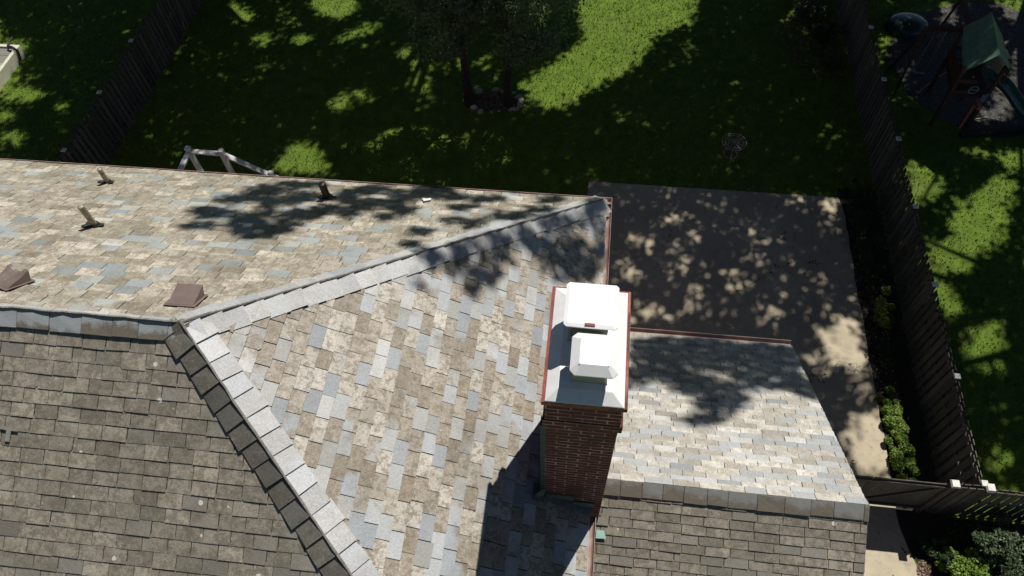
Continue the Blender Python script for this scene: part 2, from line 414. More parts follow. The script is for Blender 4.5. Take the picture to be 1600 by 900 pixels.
def soup(name, P, k, mats, tone, parent=None):
    """mesh of independent k-gons from an (n*k,3) array"""
    n = len(P) // k
    me = bpy.data.meshes.new(name)
    me.vertices.add(len(P)); me.vertices.foreach_set('co', np.asarray(P, dtype=np.float32).ravel())
    me.loops.add(n * k); me.loops.foreach_set('vertex_index', np.arange(n * k, dtype=np.int32))
    me.polygons.add(n); me.polygons.foreach_set('loop_start', np.arange(0, n * k, k, dtype=np.int32))
    at = me.attributes.new('tone', 'FLOAT', 'FACE'); at.data.foreach_set('value', np.asarray(tone, dtype=np.float32))
    me.materials.append(mats)
    me.update(calc_edges=True); me.validate()
    o = bpy.data.objects.new(name, me); C.objects.link(o)
    if parent is not None: o.parent = parent
    return o
P_, T_ = tufts(150000, 3)
o = soup('grass_tufts', P_, 3, M['blade'], T_); o['kind'] = 'stuff'; tag(o, 'short blades of green grass over the whole lawn', 'grass')

# ------------------------------------------------------------------ the house
HE, TP, D = 8.5331, .61963, 3.93355          # eave height, roof pitch (tan), half depth
HR = HE + TP * D
XL = -16.0                                   # left end of the house, outside the picture
house = empty('house', (-8, -D, 0))
tag(house, 'house with weathered slate hip roof, brick chimney and lower slate wing', 'house')
HL = Vector((-8, -D, 0))
def put(o):                                   # keep world coordinates when parented to the house
    o.location = o.location - HL
    return o

def clip(poly, cl):
    """Sutherland-Hodgman, cl convex CCW"""
    out = poly
    for i in range(len(cl)):
        a = cl[i]; b = cl[(i + 1) % len(cl)]
        ex, ey = b[0] - a[0], b[1] - a[1]
        inp = out; out = []
        if not inp: break
        for j in range(len(inp)):
            p = inp[j]; q = inp[(j + 1) % len(inp)]
            sp = ex * (p[1] - a[1]) - ey * (p[0] - a[0]); sq = ex * (q[1] - a[1]) - ey * (q[0] - a[0])
            if sp >= 0: out.append(p)
            if (sp >= 0) != (sq >= 0):
                k = sp / (sp - sq); out.append((p[0] + (q[0] - p[0]) * k, p[1] + (q[1] - p[1]) * k))
    return out

def slates(O, U, V, poly, mb, exp=.137, w=(.17, .31), seed=1, t0=.0155, th=.009, wear=.004):
    """O origin at the eave, U along the eave, V up the slope; poly: CCW outline in (u,v)"""
    rn = random.Random(seed)
    O = Vector(O); U = Vector(U).normalized(); V = Vector(V).normalized(); N = U.cross(V).normalized()
    if N.z < 0: N = -N
    u0 = min(p[0] for p in poly); u1 = max(p[0] for p in poly); v1 = max(p[1] for p in poly); v0 = min(p[1] for p in poly)
    r = 0; v = v0
    while v < v1:
        wm = (w[0] + w[1]) / 2; u = u0 - wm * (1 + .5 * (r % 2)) + rn.gauss(0, .02); ln = exp * 1.16; cnt = 0
        while u < u1:
            ww = rn.uniform(*w) if rn.random() < .07 else rn.gauss(wm, .008)
            g = rn.uniform(.002, .0055)
            dv = rn.gauss(0, wear * .7); sk = rn.gauss(0, wear * .5)
            if rn.random() < .008: dv += rn.uniform(-.03, .01)
            q = [(u + g, v + dv - sk), (u + ww - g, v + dv + sk), (u + ww - g, v + ln), (u + g, v + ln)]
            if rn.random() < .09:                       # chipped corner
                c = rn.uniform(.006, .025)
                if rn.random() < .5: q = [(u + g, v + dv + c), (u + g + c, v + dv)] + q[1:]
                else: q = [q[0], (u + ww - g - c, v + dv), (u + ww - g, v + dv + c)] + q[2:]
            pc = clip(q, poly)
            uc = u; u += ww
            if len(pc) < 3: continue
            tone = rn.random(); tone2 = rn.random(); tt = t0 + rn.uniform(-.003, .005); tl = rn.gauss(0, .0014)
            up = []
            for (a, b) in pc:
                h = tt + tl * (a - uc) / ww - (tt - .002) * max(0, (b - v)) / ln
                up.append(O + U * a + V * b + N * h)
            lo = [p - N * th for p in up]
            n = len(up)
            mb.raw(up + lo, [tuple(range(n))] + [(i, i + n, (i + 1) % n + n, (i + 1) % n) for i in range(n)], 0, tone, tone2)
        v += exp; r += 1

SL = math.sqrt(1 + TP * TP)
# roof carcass (solid, a few cm below the slates)
mb = MB()
ey = .09
A0 = Vector((XL + D, -D, HR - .006)); A1 = Vector((-D, -D, HR - .006))
E = [Vector((XL + ey, -2 * D + ey, HE + ey * TP)), Vector((-ey, -2 * D + ey, HE + ey * TP)), Vector((-ey, -ey, HE + ey * TP)), Vector((XL + ey, -ey, HE + ey * TP))]
dz = Vector((0, 0, -.012))
E = [e + dz for e in E]; Eb = [e + Vector((0, 0, -.12)) for e in E]
mb.raw([A0, A1] + E + Eb, [(2, 3, 1, 0), (3, 4, 1), (4, 5, 0, 1), (5, 2, 0), (6, 7, 3, 2), (7, 8, 4, 3), (8, 9, 5, 4), (9, 6, 2, 5), (9, 8, 7, 6)])
roof = put(mb.build('roof', M['deck_board'], house))
SO = .08                                      # slates stop this far inside the eave line
LV = D * SL
def trap(L):                                  # outline of a long slope in (u,v)
    e = SO * SL
    return [(SO, e), (L - SO, e), (L - D, LV), (D, LV)]
def roofpart(mb, name, mat, parent=None, smooth=False):
    o = mb.build(name, mat, parent or roof); o.location = -HL + (Vector((0, 0, 0)) if parent is None else HL); 
    if parent is None: o.location = (0, 0, 0)
    return o
L = -XL
# front slope: u runs +x, v runs +y up
mb = MB(); slates((XL, -2 * D, HE), (1, 0, 0), (0, 1, TP), trap(L), mb, seed=11, t0=.0095, th=.006, wear=.003)
roofpart(mb, 'slate_slope', M['slate_front'])
# back slope: u runs -x
mb = MB(); slates((0, 0, HE), (-1, 0, 0), (0, -1, TP), trap(L), mb, seed=12, exp=.162, w=(.19, .33), t0=.017, th=.011)
roofpart(mb, 'slate_slope', M['slate_back'])
# right hip: u runs +y, v runs -x ; the chimney passes through it near the eave
mb = MB(); e = SO * SL
slates((0, -2 * D, HE), (0, 1, 0), (-1, 0, TP), [(SO, e), (2 * D - SO, e), (D, LV)], mb, seed=13, w=(.18, .30), t0=.018, th=.011)
roofpart(mb, 'slate_slope', M['slate_hip'])
mb = MB(); slates((XL, 0, HE), (0, -1, 0), (1, 0, TP), [(SO, e), (2 * D - SO, e), (D, LV)], mb, seed=14)
roofpart(mb, 'slate_slope', M['slate_hip'])

def caps(a, b, n1, w1, n2, w2, name, mats, exp=.205, seed=3, lift=.022, seam=True, mi1=0, mi2=1):
    """pairs of cap slates from a (low) to b (high); n1,n2: face normals of the two slopes"""
    rn = random.Random(seed); a = Vector(a); b = Vector(b); d = (b - a); Lh = d.length; d.normalize()
    mb = MB(); k = 0.0
    while k < Lh:
        ln = min(exp * 1.12, Lh - k + .01); 
        for nn, w, mi in ((n1, w1, mi1), (n2, w2, mi2)):
            nn = Vector(nn).normalized(); s = d.cross(nn).normalized()
            if s.z > 0: s = -s
            if abs(s.z) < 1e-4: continue
            t = rn.random(); t2 = rn.random(); l0 = lift + .018 + rn.uniform(-.003, .006); l1 = lift + .000; ww = w * rn.uniform(.92, 1.06); g = .005
            hinge = rn.uniform(-.004, .004)
            q = [a + d * (k + g) + nn * l0 - s * .012, a + d * (k + g + rn.uniform(-.010, .010)) + s * ww + nn * (l0 - .006 + hinge), a + d * (k + ln) + s * ww + nn * (l1 - .006 + hinge), a + d * (k + ln) + nn * l1 - s * .012]
            lo = [p - nn * .013 for p in q]
            mb.raw(q + lo, [(0, 1, 2, 3), (3, 2, 1, 0)][:1] + [(i, i + 4, (i + 1) % 4 + 4, (i + 1) % 4) for i in range(4)] + [(7, 6, 5, 4)], mi, t, t2)
        k += exp * rn.uniform(.96, 1.04)
    o = mb.build(name, mats, roof)
    if seam:
        ms = MB(); pts = []; nk = int(Lh / .12)
        for i in range(nk + 1):
            p = a + d * (Lh * i / nk); pts.append(p + Vector((0, 0, lift + .026 + rn.uniform(-.005, .005))) + Vector((rn.uniform(-.005, .005), rn.uniform(-.005, .005), 0)))
        ms.tube(pts, [rn.uniform(.009, .016) for _ in pts], 6)
        ms.build('mortar_line', M['mortar'], roof)
    return o
nf, nb, nh, nl = (0, -TP, 1), (0, TP, 1), (TP, 0, 1), (-TP, 0, 1)
apex = (-D, -D, HR); apexl = (XL + D, -D, HR)
caps((-.06, -2 * D + .06, HE + .06 * TP), apex, nh, .215, nf, .20, 'hip_cap', [M['slate_cap'], M['slate_cap_dark']], seed=21)
caps((-.13, -.13, HE + .13 * TP), apex, nh, .19, nb, .17, 'hip_cap', [M['slate_cap'], M['slate_cap']], seed=22)
caps((XL + .06, -.06, HE + .06 * TP), apexl, nb, .19, nl, .19, 'hip_cap', [M['slate_cap'], M['slate_cap']], seed=23)
caps((XL + .06, -2 * D + .06, HE + .06 * TP), apexl, nf, .19, nl, .19, 'hip_cap', [M['slate_cap'], M['slate_cap']], seed=24)
# main ridge: one row of blue grey slates lapped over the front
def ridgecaps(x0, x1, y, z, n, w, mat, name, parent, exp=.27, seed=4):
    rn = random.Random(seed); mb = MB(); x = x0; nn = Vector(n).normalized(); s = Vector((1, 0, 0)).cross(nn).normalized()
    if s.z > 0: s = -s
    while x < x1:
        ln = exp * rn.uniform(.8, 1.2); xe = min(x + ln, x1)
        l0 = .034 + rn.uniform(-.004, .004); tw = rn.uniform(-.004, .004)
        a = Vector((x + .003, 0, 0)); b = Vector((xe - .003, 0, 0)); W = w * rn.uniform(.95, 1.06)
        q = [a + nn * l0 - s * .015, a + s * W + nn * (l0 - .005 + tw), b + s * (W + rn.uniform(-.006, .006)) + nn * (l0 - .005 - tw), b + nn * l0 - s * .015]
        lo = [p - nn * .014 for p in q]
        mb.raw(q + lo, [(0, 1, 2, 3)] + [(i, i + 4, (i + 1) % 4 + 4, (i + 1) % 4) for i in range(4)] + [(7, 6, 5, 4)], 0, rn.random(), rn.random())
        x = xe
    o = mb.build(name, mat, parent)
    o.location = (0, y, z)
    return o
ridgecaps(XL + D, -D + .02, -D, HR, nf, .155, M['ridge_cap'], 'ridge_cap', roof)
ridgecaps(XL + D, -D - .12, -D, HR, nb, .06, M['slate_cap'], 'ridge_cap', roof, seed=9)
ms = MB(); ms.tube([(x, -D + random.uniform(-.006, .006), HR + .048 + random.uniform(-.006, .004)) for x in np.arange(XL + D, -D + .05, .1)], .014, 6)
ms.build('mortar_line', M['mortar'], roof)
# apex saddle of stained mortar and slate
ms = MB(); rn = random.Random(6)
ring = []
for i in range(11):
    a = 2 * math.pi * i / 11 + .2; rr = rn.uniform(.07, .13)
    x, y = -D - .02 + rr * math.cos(a) * .9, -D - .01 + rr * math.sin(a)
    z = min(HE + TP * (-x), HR - TP * abs(y + D)) if x > -D else HR - TP * abs(y + D)
    ring.append((x, y, z + .028))
ms.raw(ring + [(-D - .01, -D, HR + .062)], [(i, (i + 1) % 11, 11) for i in range(11)])
ms.build('apex_saddle', M['slate_cap_dark'], roof)
for ch in [c for c in roof.children]:
    pass

# gutters along the eaves, half round with an outer lip
def gutter(a, b, out, name='gutter', parent=None):
    a = Vector(a); b = Vector(b); out = Vector(out); mb = MB(); pr = []
    for k in range(7):
        an = math.pi * k / 6
        pr.append((-.052 * math.cos(an) + .0, -.062 * math.sin(an)))
    prof = pr + [(.060, .004), (.060, -.012), (.058, -.06), (.0, -.078), (-.06, -.05), (-.06, .004)]
    n = len(prof)
    va = [a + out * p[0] + Vector((0, 0, p[1])) for p in prof]; vb = [b + out * p[0] + Vector((0, 0, p[1])) for p in prof]
    mb.raw(va + vb, [(i, i + n, (i + 1) % n + n, (i + 1) % n) for i in range(n)])
    return put(mb.build(name, M['gutter'], parent or house))
gutter((0, -.06, HE + .012), (XL, -.06, HE + .012), (0, 1, 0))
gutter((-.06, -3.40, HE + .012), (-.06, 0, HE + .012), (1, 0, 0))
gutter((-.06, -4.56, HE + .012), (-.06, -2 * D, HE + .012), (1, 0, 0))
gutter((XL, -2 * D + .06, HE + .012), (0, -2 * D + .06, HE + .012), (0, -1, 0))

# walls
mb = MB(); mb.box(XL + .4, -.32, -2 * D + .4, -.4, 0, HE - .05)
put(mb.build('wall', M['wall_brick'], house))
mb = MB(); mb.box(-.32, 2.86, -6.9, -1.25, 0, 6.42)
mb.raw([(2.86, -6.9, 6.42), (2.86, -1.25, 6.42), (2.86, -4.074, 8.15), (2.6, -6.9, 6.42), (2.6, -1.25, 6.42), (2.6, -4.074, 8.15)], [(0, 1, 2), (5, 4, 3), (0, 2, 5, 3), (1, 4, 5, 2)])
put(mb.build('wing_wall', M['wall_brick'], house))
def window(x, y, z, w, h, ax):
    f = MB(); g = MB()
    def B(m, u0, u1, n0, n1, z0, z1, mi=0):
        if ax == 'y': m.box(x + u0, x + u1, y + n0, y + n1, z + z0, z + z1, mi)
        else: m.box(x + n0, x + n1, y + u0, y + u1, z + z0, z + z1, mi)
    B(f, -w / 2, w / 2, -.01, .05, -.06, 0); B(f, -w / 2, w / 2, -.01, .05, h, h + .06); B(f, -w / 2 - .06, -w / 2, -.01, .05, -.06, h + .06); B(f, w / 2, w / 2 + .06, -.01, .05, -.06, h + .06)
    B(f, -.02, .02, -.005, .035, 0, h); B(f, -w / 2, -.02, -.005, .035, h / 2 - .02, h / 2 + .02); B(f, .02, w / 2, -.005, .035, h / 2 - .02, h / 2 + .02)
    B(g, -w / 2, w / 2, -.02, .015, 0, h)
    fo = put(f.build('window', M['white_trim'], house)); g.build('pane', M['glass'], fo)
for x in (-13.5, -7, -4.5, -2): window(x, -.4, 5.2, 1.0, 1.4, 'y')
for x in (-13.5, -6, -2.5): window(x, -.4, 1.3, 1.2, 1.5, 'y')
window(2.86, -4.07, 4.6, .9, 1.2, 'x')

# ------------------------------------------------------------------ wing roof
WY, WZ, WX, WT = -4.0744, 8.3326, 3.0143, .6163
WE = -.9685; WH = WY - WE                     # half depth
WSL = math.sqrt(1 + WT * WT); hd = WE - WY; wez = WZ - WT * hd
mb = MB(); b = .03
x0, x1 = -.30, WX - .03
P = [(x0, WY, WZ - .012), (x1, WY, WZ - .012), (x0, WE, wez - .012), (x1, WE, wez - .012), (x0, 2 * WY - WE, wez - .012), (x1, 2 * WY - WE, wez - .012)]
P += [(p[0], p[1], p[2] - .14) for p in P]
mb.raw(P, [(0, 2, 3, 1), (0, 1, 5, 4), (6, 7, 9, 8), (6, 10, 11, 7), (0, 4, 10, 6), (0, 6, 8, 2), (1, 3, 9, 7), (1, 7, 11, 5), (2, 8, 9, 3), (4, 5, 11, 10)])
wroof = put(mb.build('wing_roof', M['deck_board'], house))
LW = hd * WSL
mb = MB(); slates((WX, WE, wez), (-1, 0, 0), (0, -1, WT), [(0, 0), (WX + .2, 0), (WX + .2, LW), (0, LW)], mb, seed=31, w=(.21, .34), exp=.108)
mb.build('slate_slope', M['slate_wing_back'], wroof)
mb = MB(); slates((-.2, 2 * WY - WE, wez), (1, 0, 0), (0, 1, WT), [(0, 0), (WX + .2, 0), (WX + .2, LW), (0, LW)], mb, seed=32, w=(.21, .34), exp=.108, t0=.011, th=.0065, wear=.003)
mb.build('slate_slope', M['slate_front'], wroof)
ridgecaps(.02, WX + .005, WY, WZ, (0, -WT, 1), .16, M['ridge_cap_wing'], 'ridge_cap', wroof, exp=.28, seed=8)
ridgecaps(.02, WX + .005, WY, WZ, (0, WT, 1), .10, M['slate_wing_back'], 'ridge_cap', wroof, exp=.28, seed=18)
gutter((WX, WE + .04, wez + .0), (-.1, WE + .04, wez + .0), (0, 1, 0))

# ------------------------------------------------------------------ chimney
HX, HY, HZ = -.47062, -4.49553, 10.72562
cx0, cx1, cy0, cy1 = -.572, .038, HY, -3.43
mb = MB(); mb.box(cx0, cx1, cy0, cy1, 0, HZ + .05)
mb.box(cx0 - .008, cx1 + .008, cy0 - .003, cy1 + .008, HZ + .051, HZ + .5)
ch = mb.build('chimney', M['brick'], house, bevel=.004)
ch.location = Vector((HX, HY, HZ)) - HL
for v in ch.data.vertices: v.co -= Vector((HX, HY, HZ))
def onch(o):
    o.location = -Vector((HX, HY, HZ)); return o
mb = MB()
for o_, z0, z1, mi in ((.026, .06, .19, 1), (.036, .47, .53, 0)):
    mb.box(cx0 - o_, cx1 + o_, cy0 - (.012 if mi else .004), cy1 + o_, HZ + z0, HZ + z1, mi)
    if mi: mb.box(cx1 + o_ + .0005, cx1 + o_ + .004, cy0 - .01, cy1 + o_ - .002, HZ + z0 + .002, HZ + z1 - .002, 0)  # sunlit right side painted on as a thin brighter skin
onch(mb.build('corbel', [M['brick_sunlit'], M['brick']], ch, bevel=.003))
ZC = HZ + .535
mb = MB()
mb.frustum((cx0 - .010, cx1 + .010, cy0 - .001, cy1 + .02), ZC - .004, (cx0 - .008, cx1 + .008, cy0 + .001, cy1 + .016), ZC + .006)
mb.frustum((cx0 - .008, cx1 + .008, cy0 + .001, cy1 + .016), ZC + .006, (cx0 + .09, cx1 - .09, cy0 + .10, cy1 - .09), ZC + .065)
onch(mb.build('crown', M['crown'], ch, bevel=.004))
ZT = ZC + .065
def octa(x0, x1, y0, y1, c):
    return [(x0 + c, y0), (x1 - c, y0), (x1, y0 + c), (x1, y1 - c), (x1 - c, y1), (x0 + c, y1), (x0, y1 - c), (x0, y0 + c)]
def flue_cap(x0, x1, y0, y1, zr, inset, rise, c, rust):
    mb = MB()
    o1 = octa(x0, x1, y0, y1, c); i1 = octa(x0 + inset, x1 - inset, y0 + inset, y1 - inset, c * .4)
    P = [(x, y, zr) for x, y in o1] + [(x, y, zr + .012) for x, y in o1] + [(x, y, zr + rise) for x, y in i1]
    mb.raw(P, [tuple(range(7, -1, -1))] + [(i, (i + 1) % 8, (i + 1) % 8 + 8, i + 8) for i in range(8)] + [(i + 8, (i + 1) % 8 + 8, (i + 1) % 8 + 16, i + 16) for i in range(8)] + [tuple(range(16, 24))])
    if rust:
        xm = (x0 + x1) / 2
        mb.box(xm - .045, xm + .035, y0 + .012, y0 + .036, zr + .014, zr + .026, 1)
    for sx in (.2, .8):
        for sy in (.2, .8):
            px, py = x0 + (x1 - x0) * sx, y0 + (y1 - y0) * sy
            mb.box(px - .004, px + .004, py - .004, py + .004, zr + rise, zr + rise + .004, 2)
    q = onch(mb.build('flue_cap', [M['cap_metal'], M['rust'], M['galv']], ch))
    return q
flue_cap(-.478, -.055, -4.015, -3.60, ZT + .305, .03, .022, .022, True)
flue_cap(-.402, -.036, -4.415, -4.045, ZT + .268, .07, .07, .04, False)
mb = MB(); mb.box(-.42, -.12, -3.95, -3.66, ZT - .02, ZT + .30, 0); mb.box(-.44, -.10, -3.97, -3.64, ZT - .02, ZT + .05, 1)
onch(mb.build('flue_screen', [M['screen'], M['galv']], ch))
mb = MB(); mb.box(-.36, -.12, -4.32, -4.10, ZT - .02, ZT + .275, 0); mb.frustum((-.395, -.095, -4.335, -4.08), ZT - .02, (-.37, -.11, -4.325, -4.09), ZT + .10, 1)
onch(mb.build('flue_screen', [M['screen'], M['galv']], ch))
# flashing
rz_ = lambda x: HE - x * TP
mb = MB()
for a, b_, zt in ((-.555, -.265, 8.965), (-.27, -.045, 8.80)):
    yy = cy0 - (.012 if a < -.4 else .016)
    P = [(a, yy, rz_(a) + .0), (b_, yy, rz_(b_) + .0), (b_, yy, zt), (a, yy, zt)]
    P = [(a, yy, zt - .12), (b_, yy, zt - .14), (b_, yy, zt), (a, yy, zt)]
    mb.raw(P + [(p[0], p[1] + .009, p[2]) for p in P], [(0, 1, 2, 3), (7, 6, 5, 4), (0, 4, 5, 1), (1, 5, 6, 2), (2, 6, 7, 3), (3, 7, 4, 0)])
    mb.raw([(a, cy0 - .004, rz_(a) + .028), (b_, cy0 - .004, rz_(b_) + .028), (b_, cy0 - .07, rz_(b_) + .026), (a, cy0 - .07, rz_(a) + .026)], [(3, 2, 1, 0), (0, 1, 2, 3)][:1])
mb.raw([(-.60, -4.50, 9.08), (-.565, -4.50, 9.10), (-.575, -4.515, 8.94), (-.69, -4.56, 8.975), (-.60, -4.49, 9.08), (-.565, -4.49, 9.10), (-.575, -4.50, 8.93), (-.69, -4.55, 8.965)], [(0, 3, 2, 1), (4, 5, 6, 7), (0, 1, 5, 4), (1, 2, 6, 5), (2, 3, 7, 6), (3, 0, 4, 7)])
mb.poly([(-.69, -4.6, rz_(-.69) + .03), (-.57, -4.58, rz_(-.57) + .03), (-.57, -4.40, rz_(-.57) + .03), (-.70, -4.40, rz_(-.70) + .03)][::1])
onch(mb.build('flashing', M['patina'], ch))
mb = MB()
mb.box(-.618, -.573, -4.49, -4.40, 8.95, HZ + .02)
onch(mb.build('downpipe', M['patina_dark'], ch))
mb = MB()
for k in range(7):
    y_ = -4.40 + k * .14
    mb.box(-.59, -.574, y_, y_ + .13, rz_(-.59) + .02, rz_(-.59) + .13)
onch(mb.build('side_flashing', M['patina'], ch))

# pipes and vents on the back slope
NB = Vector(nb).normalized()
def pipe(base, h, r, mat, lean=(0, 0), tar=1):
    b0 = Vector(base); mb = MB()
    top = b0 + Vector((lean[0], lean[1], h))
    mb.tube([b0 - Vector((0, 0, .05)), top], r, 16, cap=False)
    mb.tube([top - Vector((0, 0, .12)), top - Vector((0, 0, .0)), top], [r * .82, r * .82, r], 16, cap=False)
    q = put(mb.build('vent_pipe', mat, house, smooth=True))
    fb = MB(); rn = random.Random(int(b0.x * 77) & 255); pts = []
    for i in range(14):
        a = 2 * math.pi * i / 14; rr = r * (1.9 + rn.uniform(-.4, .7)) * (1.8 if (math.cos(a) < -.5 and tar) else 1)
        pts.append(b0 + Vector((math.cos(a) * rr * 1.2, math.sin(a) * rr * .8, -math.sin(a) * rr * .8 * TP)) + NB * .034)
    fb.poly(pts); cc = MB()
    fb.tube([b0 + NB * .02, b0 + NB * .02 + Vector((0, 0, .05))], [r * 1.5, r * 1.15], 16)
    fb.build('pipe_collar', M['black_tar'], q)
pipe((-6.222, -2.105, 9.8376), .36, .036, M['pipe_grey'], (-.012, .02))
pipe((-7.145, -.7127, 8.9747), .29, .034, M['pipe_grey'], (.01, .01))
pipe((-3.915, -.738, 8.9905), .31, .05, M['pipe_red'], (.0, 0), 0)
def slant_vent(cx_, cy_, w, l, h, rot, dent=0):
    """low metal roof vent: flush at the ridge side, raised at the eave side"""
    mb = MB(); n = 8
    Uv = Vector((1, 0, 0)); Vv = Vector((0, -1, TP)).normalized()
    c = Vector((cx_, cy_, HE - TP * cy_)) + NB * .03
    ca, sa = math.cos(rot), math.sin(rot); U2 = Uv * ca + Vv * sa; V2 = -Uv * sa + Vv * ca
    rn = random.Random(9); grid = []
    for j in range(n + 1):
        row = []
        for i in range(n + 1):
            u = (i / n - .5) * w; v = (.5 - j / n) * l
            hh = h * (j / n)
            if dent: hh += dent * (math.cos(i * .85 + .3) * .5 + .12 * math.sin(j * 1.1)) * (j / n * .8 + .2)
            row.append(c + U2 * u + V2 * v + NB * max(.004, hh))
        grid.append(row)
    bot = [c + U2 * (i / n - .5) * w - V2 * .5 * l for i in range(n + 1)]
    P = [p for r_ in grid for p in r_]; F = []
    for j in range(n):
        for i in range(n):
            a = j * (n + 1) + i; F.append((a, a + n + 1, a + n + 2, a + 1))
    mb.raw(P, F)
    for i in range(n): mb.poly([grid[n][i], bot[i], bot[i + 1], grid[n][i + 1]])
    for side in (0, n):
        for j in range(n):
            b0 = c + U2 * ((side / n) - .5) * w + V2 * (.5 - j / n) * l; b1 = c + U2 * ((side / n) - .5) * w + V2 * (.5 - (j + 1) / n) * l
            mb.poly([grid[j][side], grid[j + 1][side], b1, b0])
    # nailing flange
    fl = [c + U2 * sx * (w / 2 + .03) + V2 * sy * (l / 2 + .03) + NB * .002 for sx, sy in ((-1, -1), (1, -1), (1, 1), (-1, 1))]
    mb.poly(fl)
    return put(mb.build('roof_vent', M['vent_brown'], house))
slant_vent(-4.135, -3.565, .255, .225, .115, -.02)
v2 = slant_vent(-6.02, -3.50, .30, .23, .09, .38, .06)
v2['label'] = 'bent and tipped brown roof vent'

# little scraps on the roofs
def scrap(name, pts, mat, label, cat):
    mb = MB(); n = len(pts)
    P = [Vector(p) for p in pts]; lo = [p - Vector((0, 0, .008)) for p in P]
    mb.raw(P + lo, [tuple(range(n)), tuple(range(2 * n - 1, n - 1, -1))] + [(i, i + n, (i + 1) % n + n, (i + 1) % n) for i in range(n)])
    return tag(mb.build(name, mat), label, cat)
def onback(x, y, l=.05): return (x, y, HE - TP * y + l)
M['white_scrap'] = mat_simple('white scrap', (.75, .76, .74), .5, .05, 10)
M['mint'] = mat_simple('mint green scrap', (.45, .72, .62), .5, .05, 10)
scrap('scrap', [onback(-2.58, -.66), onback(-2.50, -.60), onback(-2.51, -.52), onback(-2.56, -.56), onback(-2.63, -.55), onback(-2.61, -.60)], M['white_scrap'], 'small white scrap lying on the back roof slope near the gutter', 'scrap')
def wfz(x, y, l=.045): return (x, y, WZ + WT * (y - WY) + l)
scrap('scrap', [wfz(.03, -4.66), wfz(.15, -4.655), wfz(.12, -4.58), wfz(.035, -4.575)], M['mint'], 'mint green scrap on the wing slates below the chimney', 'scrap')

FZ = lambda x, y, l=.03: (x, y, HR + TP * (y + D) + l)
scrap('metal_strip', [FZ(x, y) for x, y in [(-5.594, -4.881), (-5.529, -4.886), (-5.538, -4.972), (-5.493, -4.973), (-5.485, -4.887), (-5.421, -4.887), (-5.424, -4.862), (-5.597, -4.856)]], M['galv'], 'pale T shaped metal strip on the dark front slates at the left edge', 'metal strip')

# ------------------------------------------------------------------ fences
def fence(name, p0, p1, nposts, label, post_label=None, z1=1.72, double=True, seed=1, caps_on=None, skip=(), step=0):
    a = Vector((*p0, 0)); b = Vector((*p1, 0)); d = (b - a); Lf = d.length; d.normalize(); n = Vector((-d.y, d.x, 0))
    root = empty(name, a, math.atan2(d.y, d.x)); tag(root, label, 'fence')
    rn = random.Random(seed); sp = Lf / (nposts - 1)
    for i in range(nposts):
        m = MB(); h = z1 + .06 + rn.uniform(-.02, .02); m.box(i * sp - .045, i * sp + .045, -.045, .045, 0, h, t=rn.random())
        po = m.build('post', M['fence'], root, bevel=.004)
        c = MB(); c.frustum((i * sp - .07, i * sp + .07, -.07, .07), h, (i * sp - .06, i * sp + .06, -.06, .06), h + .03); c.build('post_cap', M['post_cap'], po)
    for i in range(nposts - 1):
        if i in skip: continue
        r = MB()
        for z in (.25, .95, 1.5): r.box(i * sp + .045, (i + 1) * sp - .045, -.02, .02, z, z + .085, t=rn.random())
        r.build('rail', M['fence'], root)
        m = MB(); x = i * sp + .05; k = 0
        while x < (i + 1) * sp - .10:
            w = .138 + rn.uniform(-.004, .004); off = .021 if (k % 2 == 0) else -.021 - .018
            if not double: off = .021
            top = z1 + rn.uniform(-.02, .02); ln = rn.gauss(0, .004)
            x0_ = x; x1_ = min(x + w, (i + 1) * sp - .05)
            M_ = Matrix.Translation((x0_, 0, 0)) @ Matrix.Rotation(rn.gauss(0, .006), 4, 'Y') @ Matrix.Translation((-x0_, 0, 0))
            m.box(x0_, x1_, off, off + .018, .04 + rn.uniform(-.015, .02), top, M=M_, t=rn.random())
            x += (step or .112) if double else w + rn.uniform(.002, .007); k += 1
        m.build('picket_panel', M['fence'], root)
    return root
fence('fence', (8.1, -1.12), (8.1, 20.84), 10, 'long weathered shadowbox fence along the right side of the driveway and lawn', seed=2)
fence('fence', (-15.5, -1.0), (-15.5, 23.4), 11, 'weathered wooden fence along the left edge of the back lawn', seed=3)
fence('fence', (8.2, -1.22), (15.5, -1.22), 4, 'wooden cross fence running right from the corner post above the shrubs', seed=4, z1=1.7, step=.097)
# gate across the driveway
gate = empty('gate', (2.95, -1.2, 0)); tag(gate, 'solid wooden driveway gate with pale post caps beside the wing', 'gate')
rn = random.Random(8)
for (x0_, x1_) in ((0.02, 3.0), (3.03, 4.50)):
    m = MB(); x = x0_
    while x < x1_ - .02:
        w = min(.142, x1_ - x); m.box(x + .0005, x + w - .0005, .012, .03, .09, 1.72 + rn.uniform(-.004, .004), t=rn.random() * .5 + .25); x += w
    m.box(x0_ + .003, x1_ - .003, -.03, .011, 1.58, 1.66, t=.6); m.box(x0_ + .003, x1_ - .003, -.03, .011, .2, .29, t=.4)
    m.beam((x0_ + .06, -.012, .3), (x1_ - .06, -.012, 1.57), .036, .08)
    m.build('gate_leaf', M['fence'], gate)
m = MB(); x = 4.62
while x < 5.2:
    m.box(x, x + .13, .03, .048, .04, 1.76 + rn.uniform(-.02, .02), t=rn.random()); m.box(x + .07, x + .2, -.04, -.022, .04, 1.76, t=rn.random()); x += .16
m.box(4.6, 5.25, -.018, .026, 1.45, 1.54); m.box(4.6, 5.25, -.018, .026, .3, .39)
m.build('picket_panel', M['fence'], gate)
m = MB(); m.box(4.50, 4.62, -.05, .05, 0, 1.82); po = m.build('post', M['fence'], gate); m = MB(); m.frustum((4.47, 4.65, -.09, .09), 1.82, (4.49, 4.63, -.07, .07), 1.86); m.build('post_cap', M['post_cap'], po)
m = MB(); m.box(5.19, 5.31, -.05, .05, 0, 1.80)
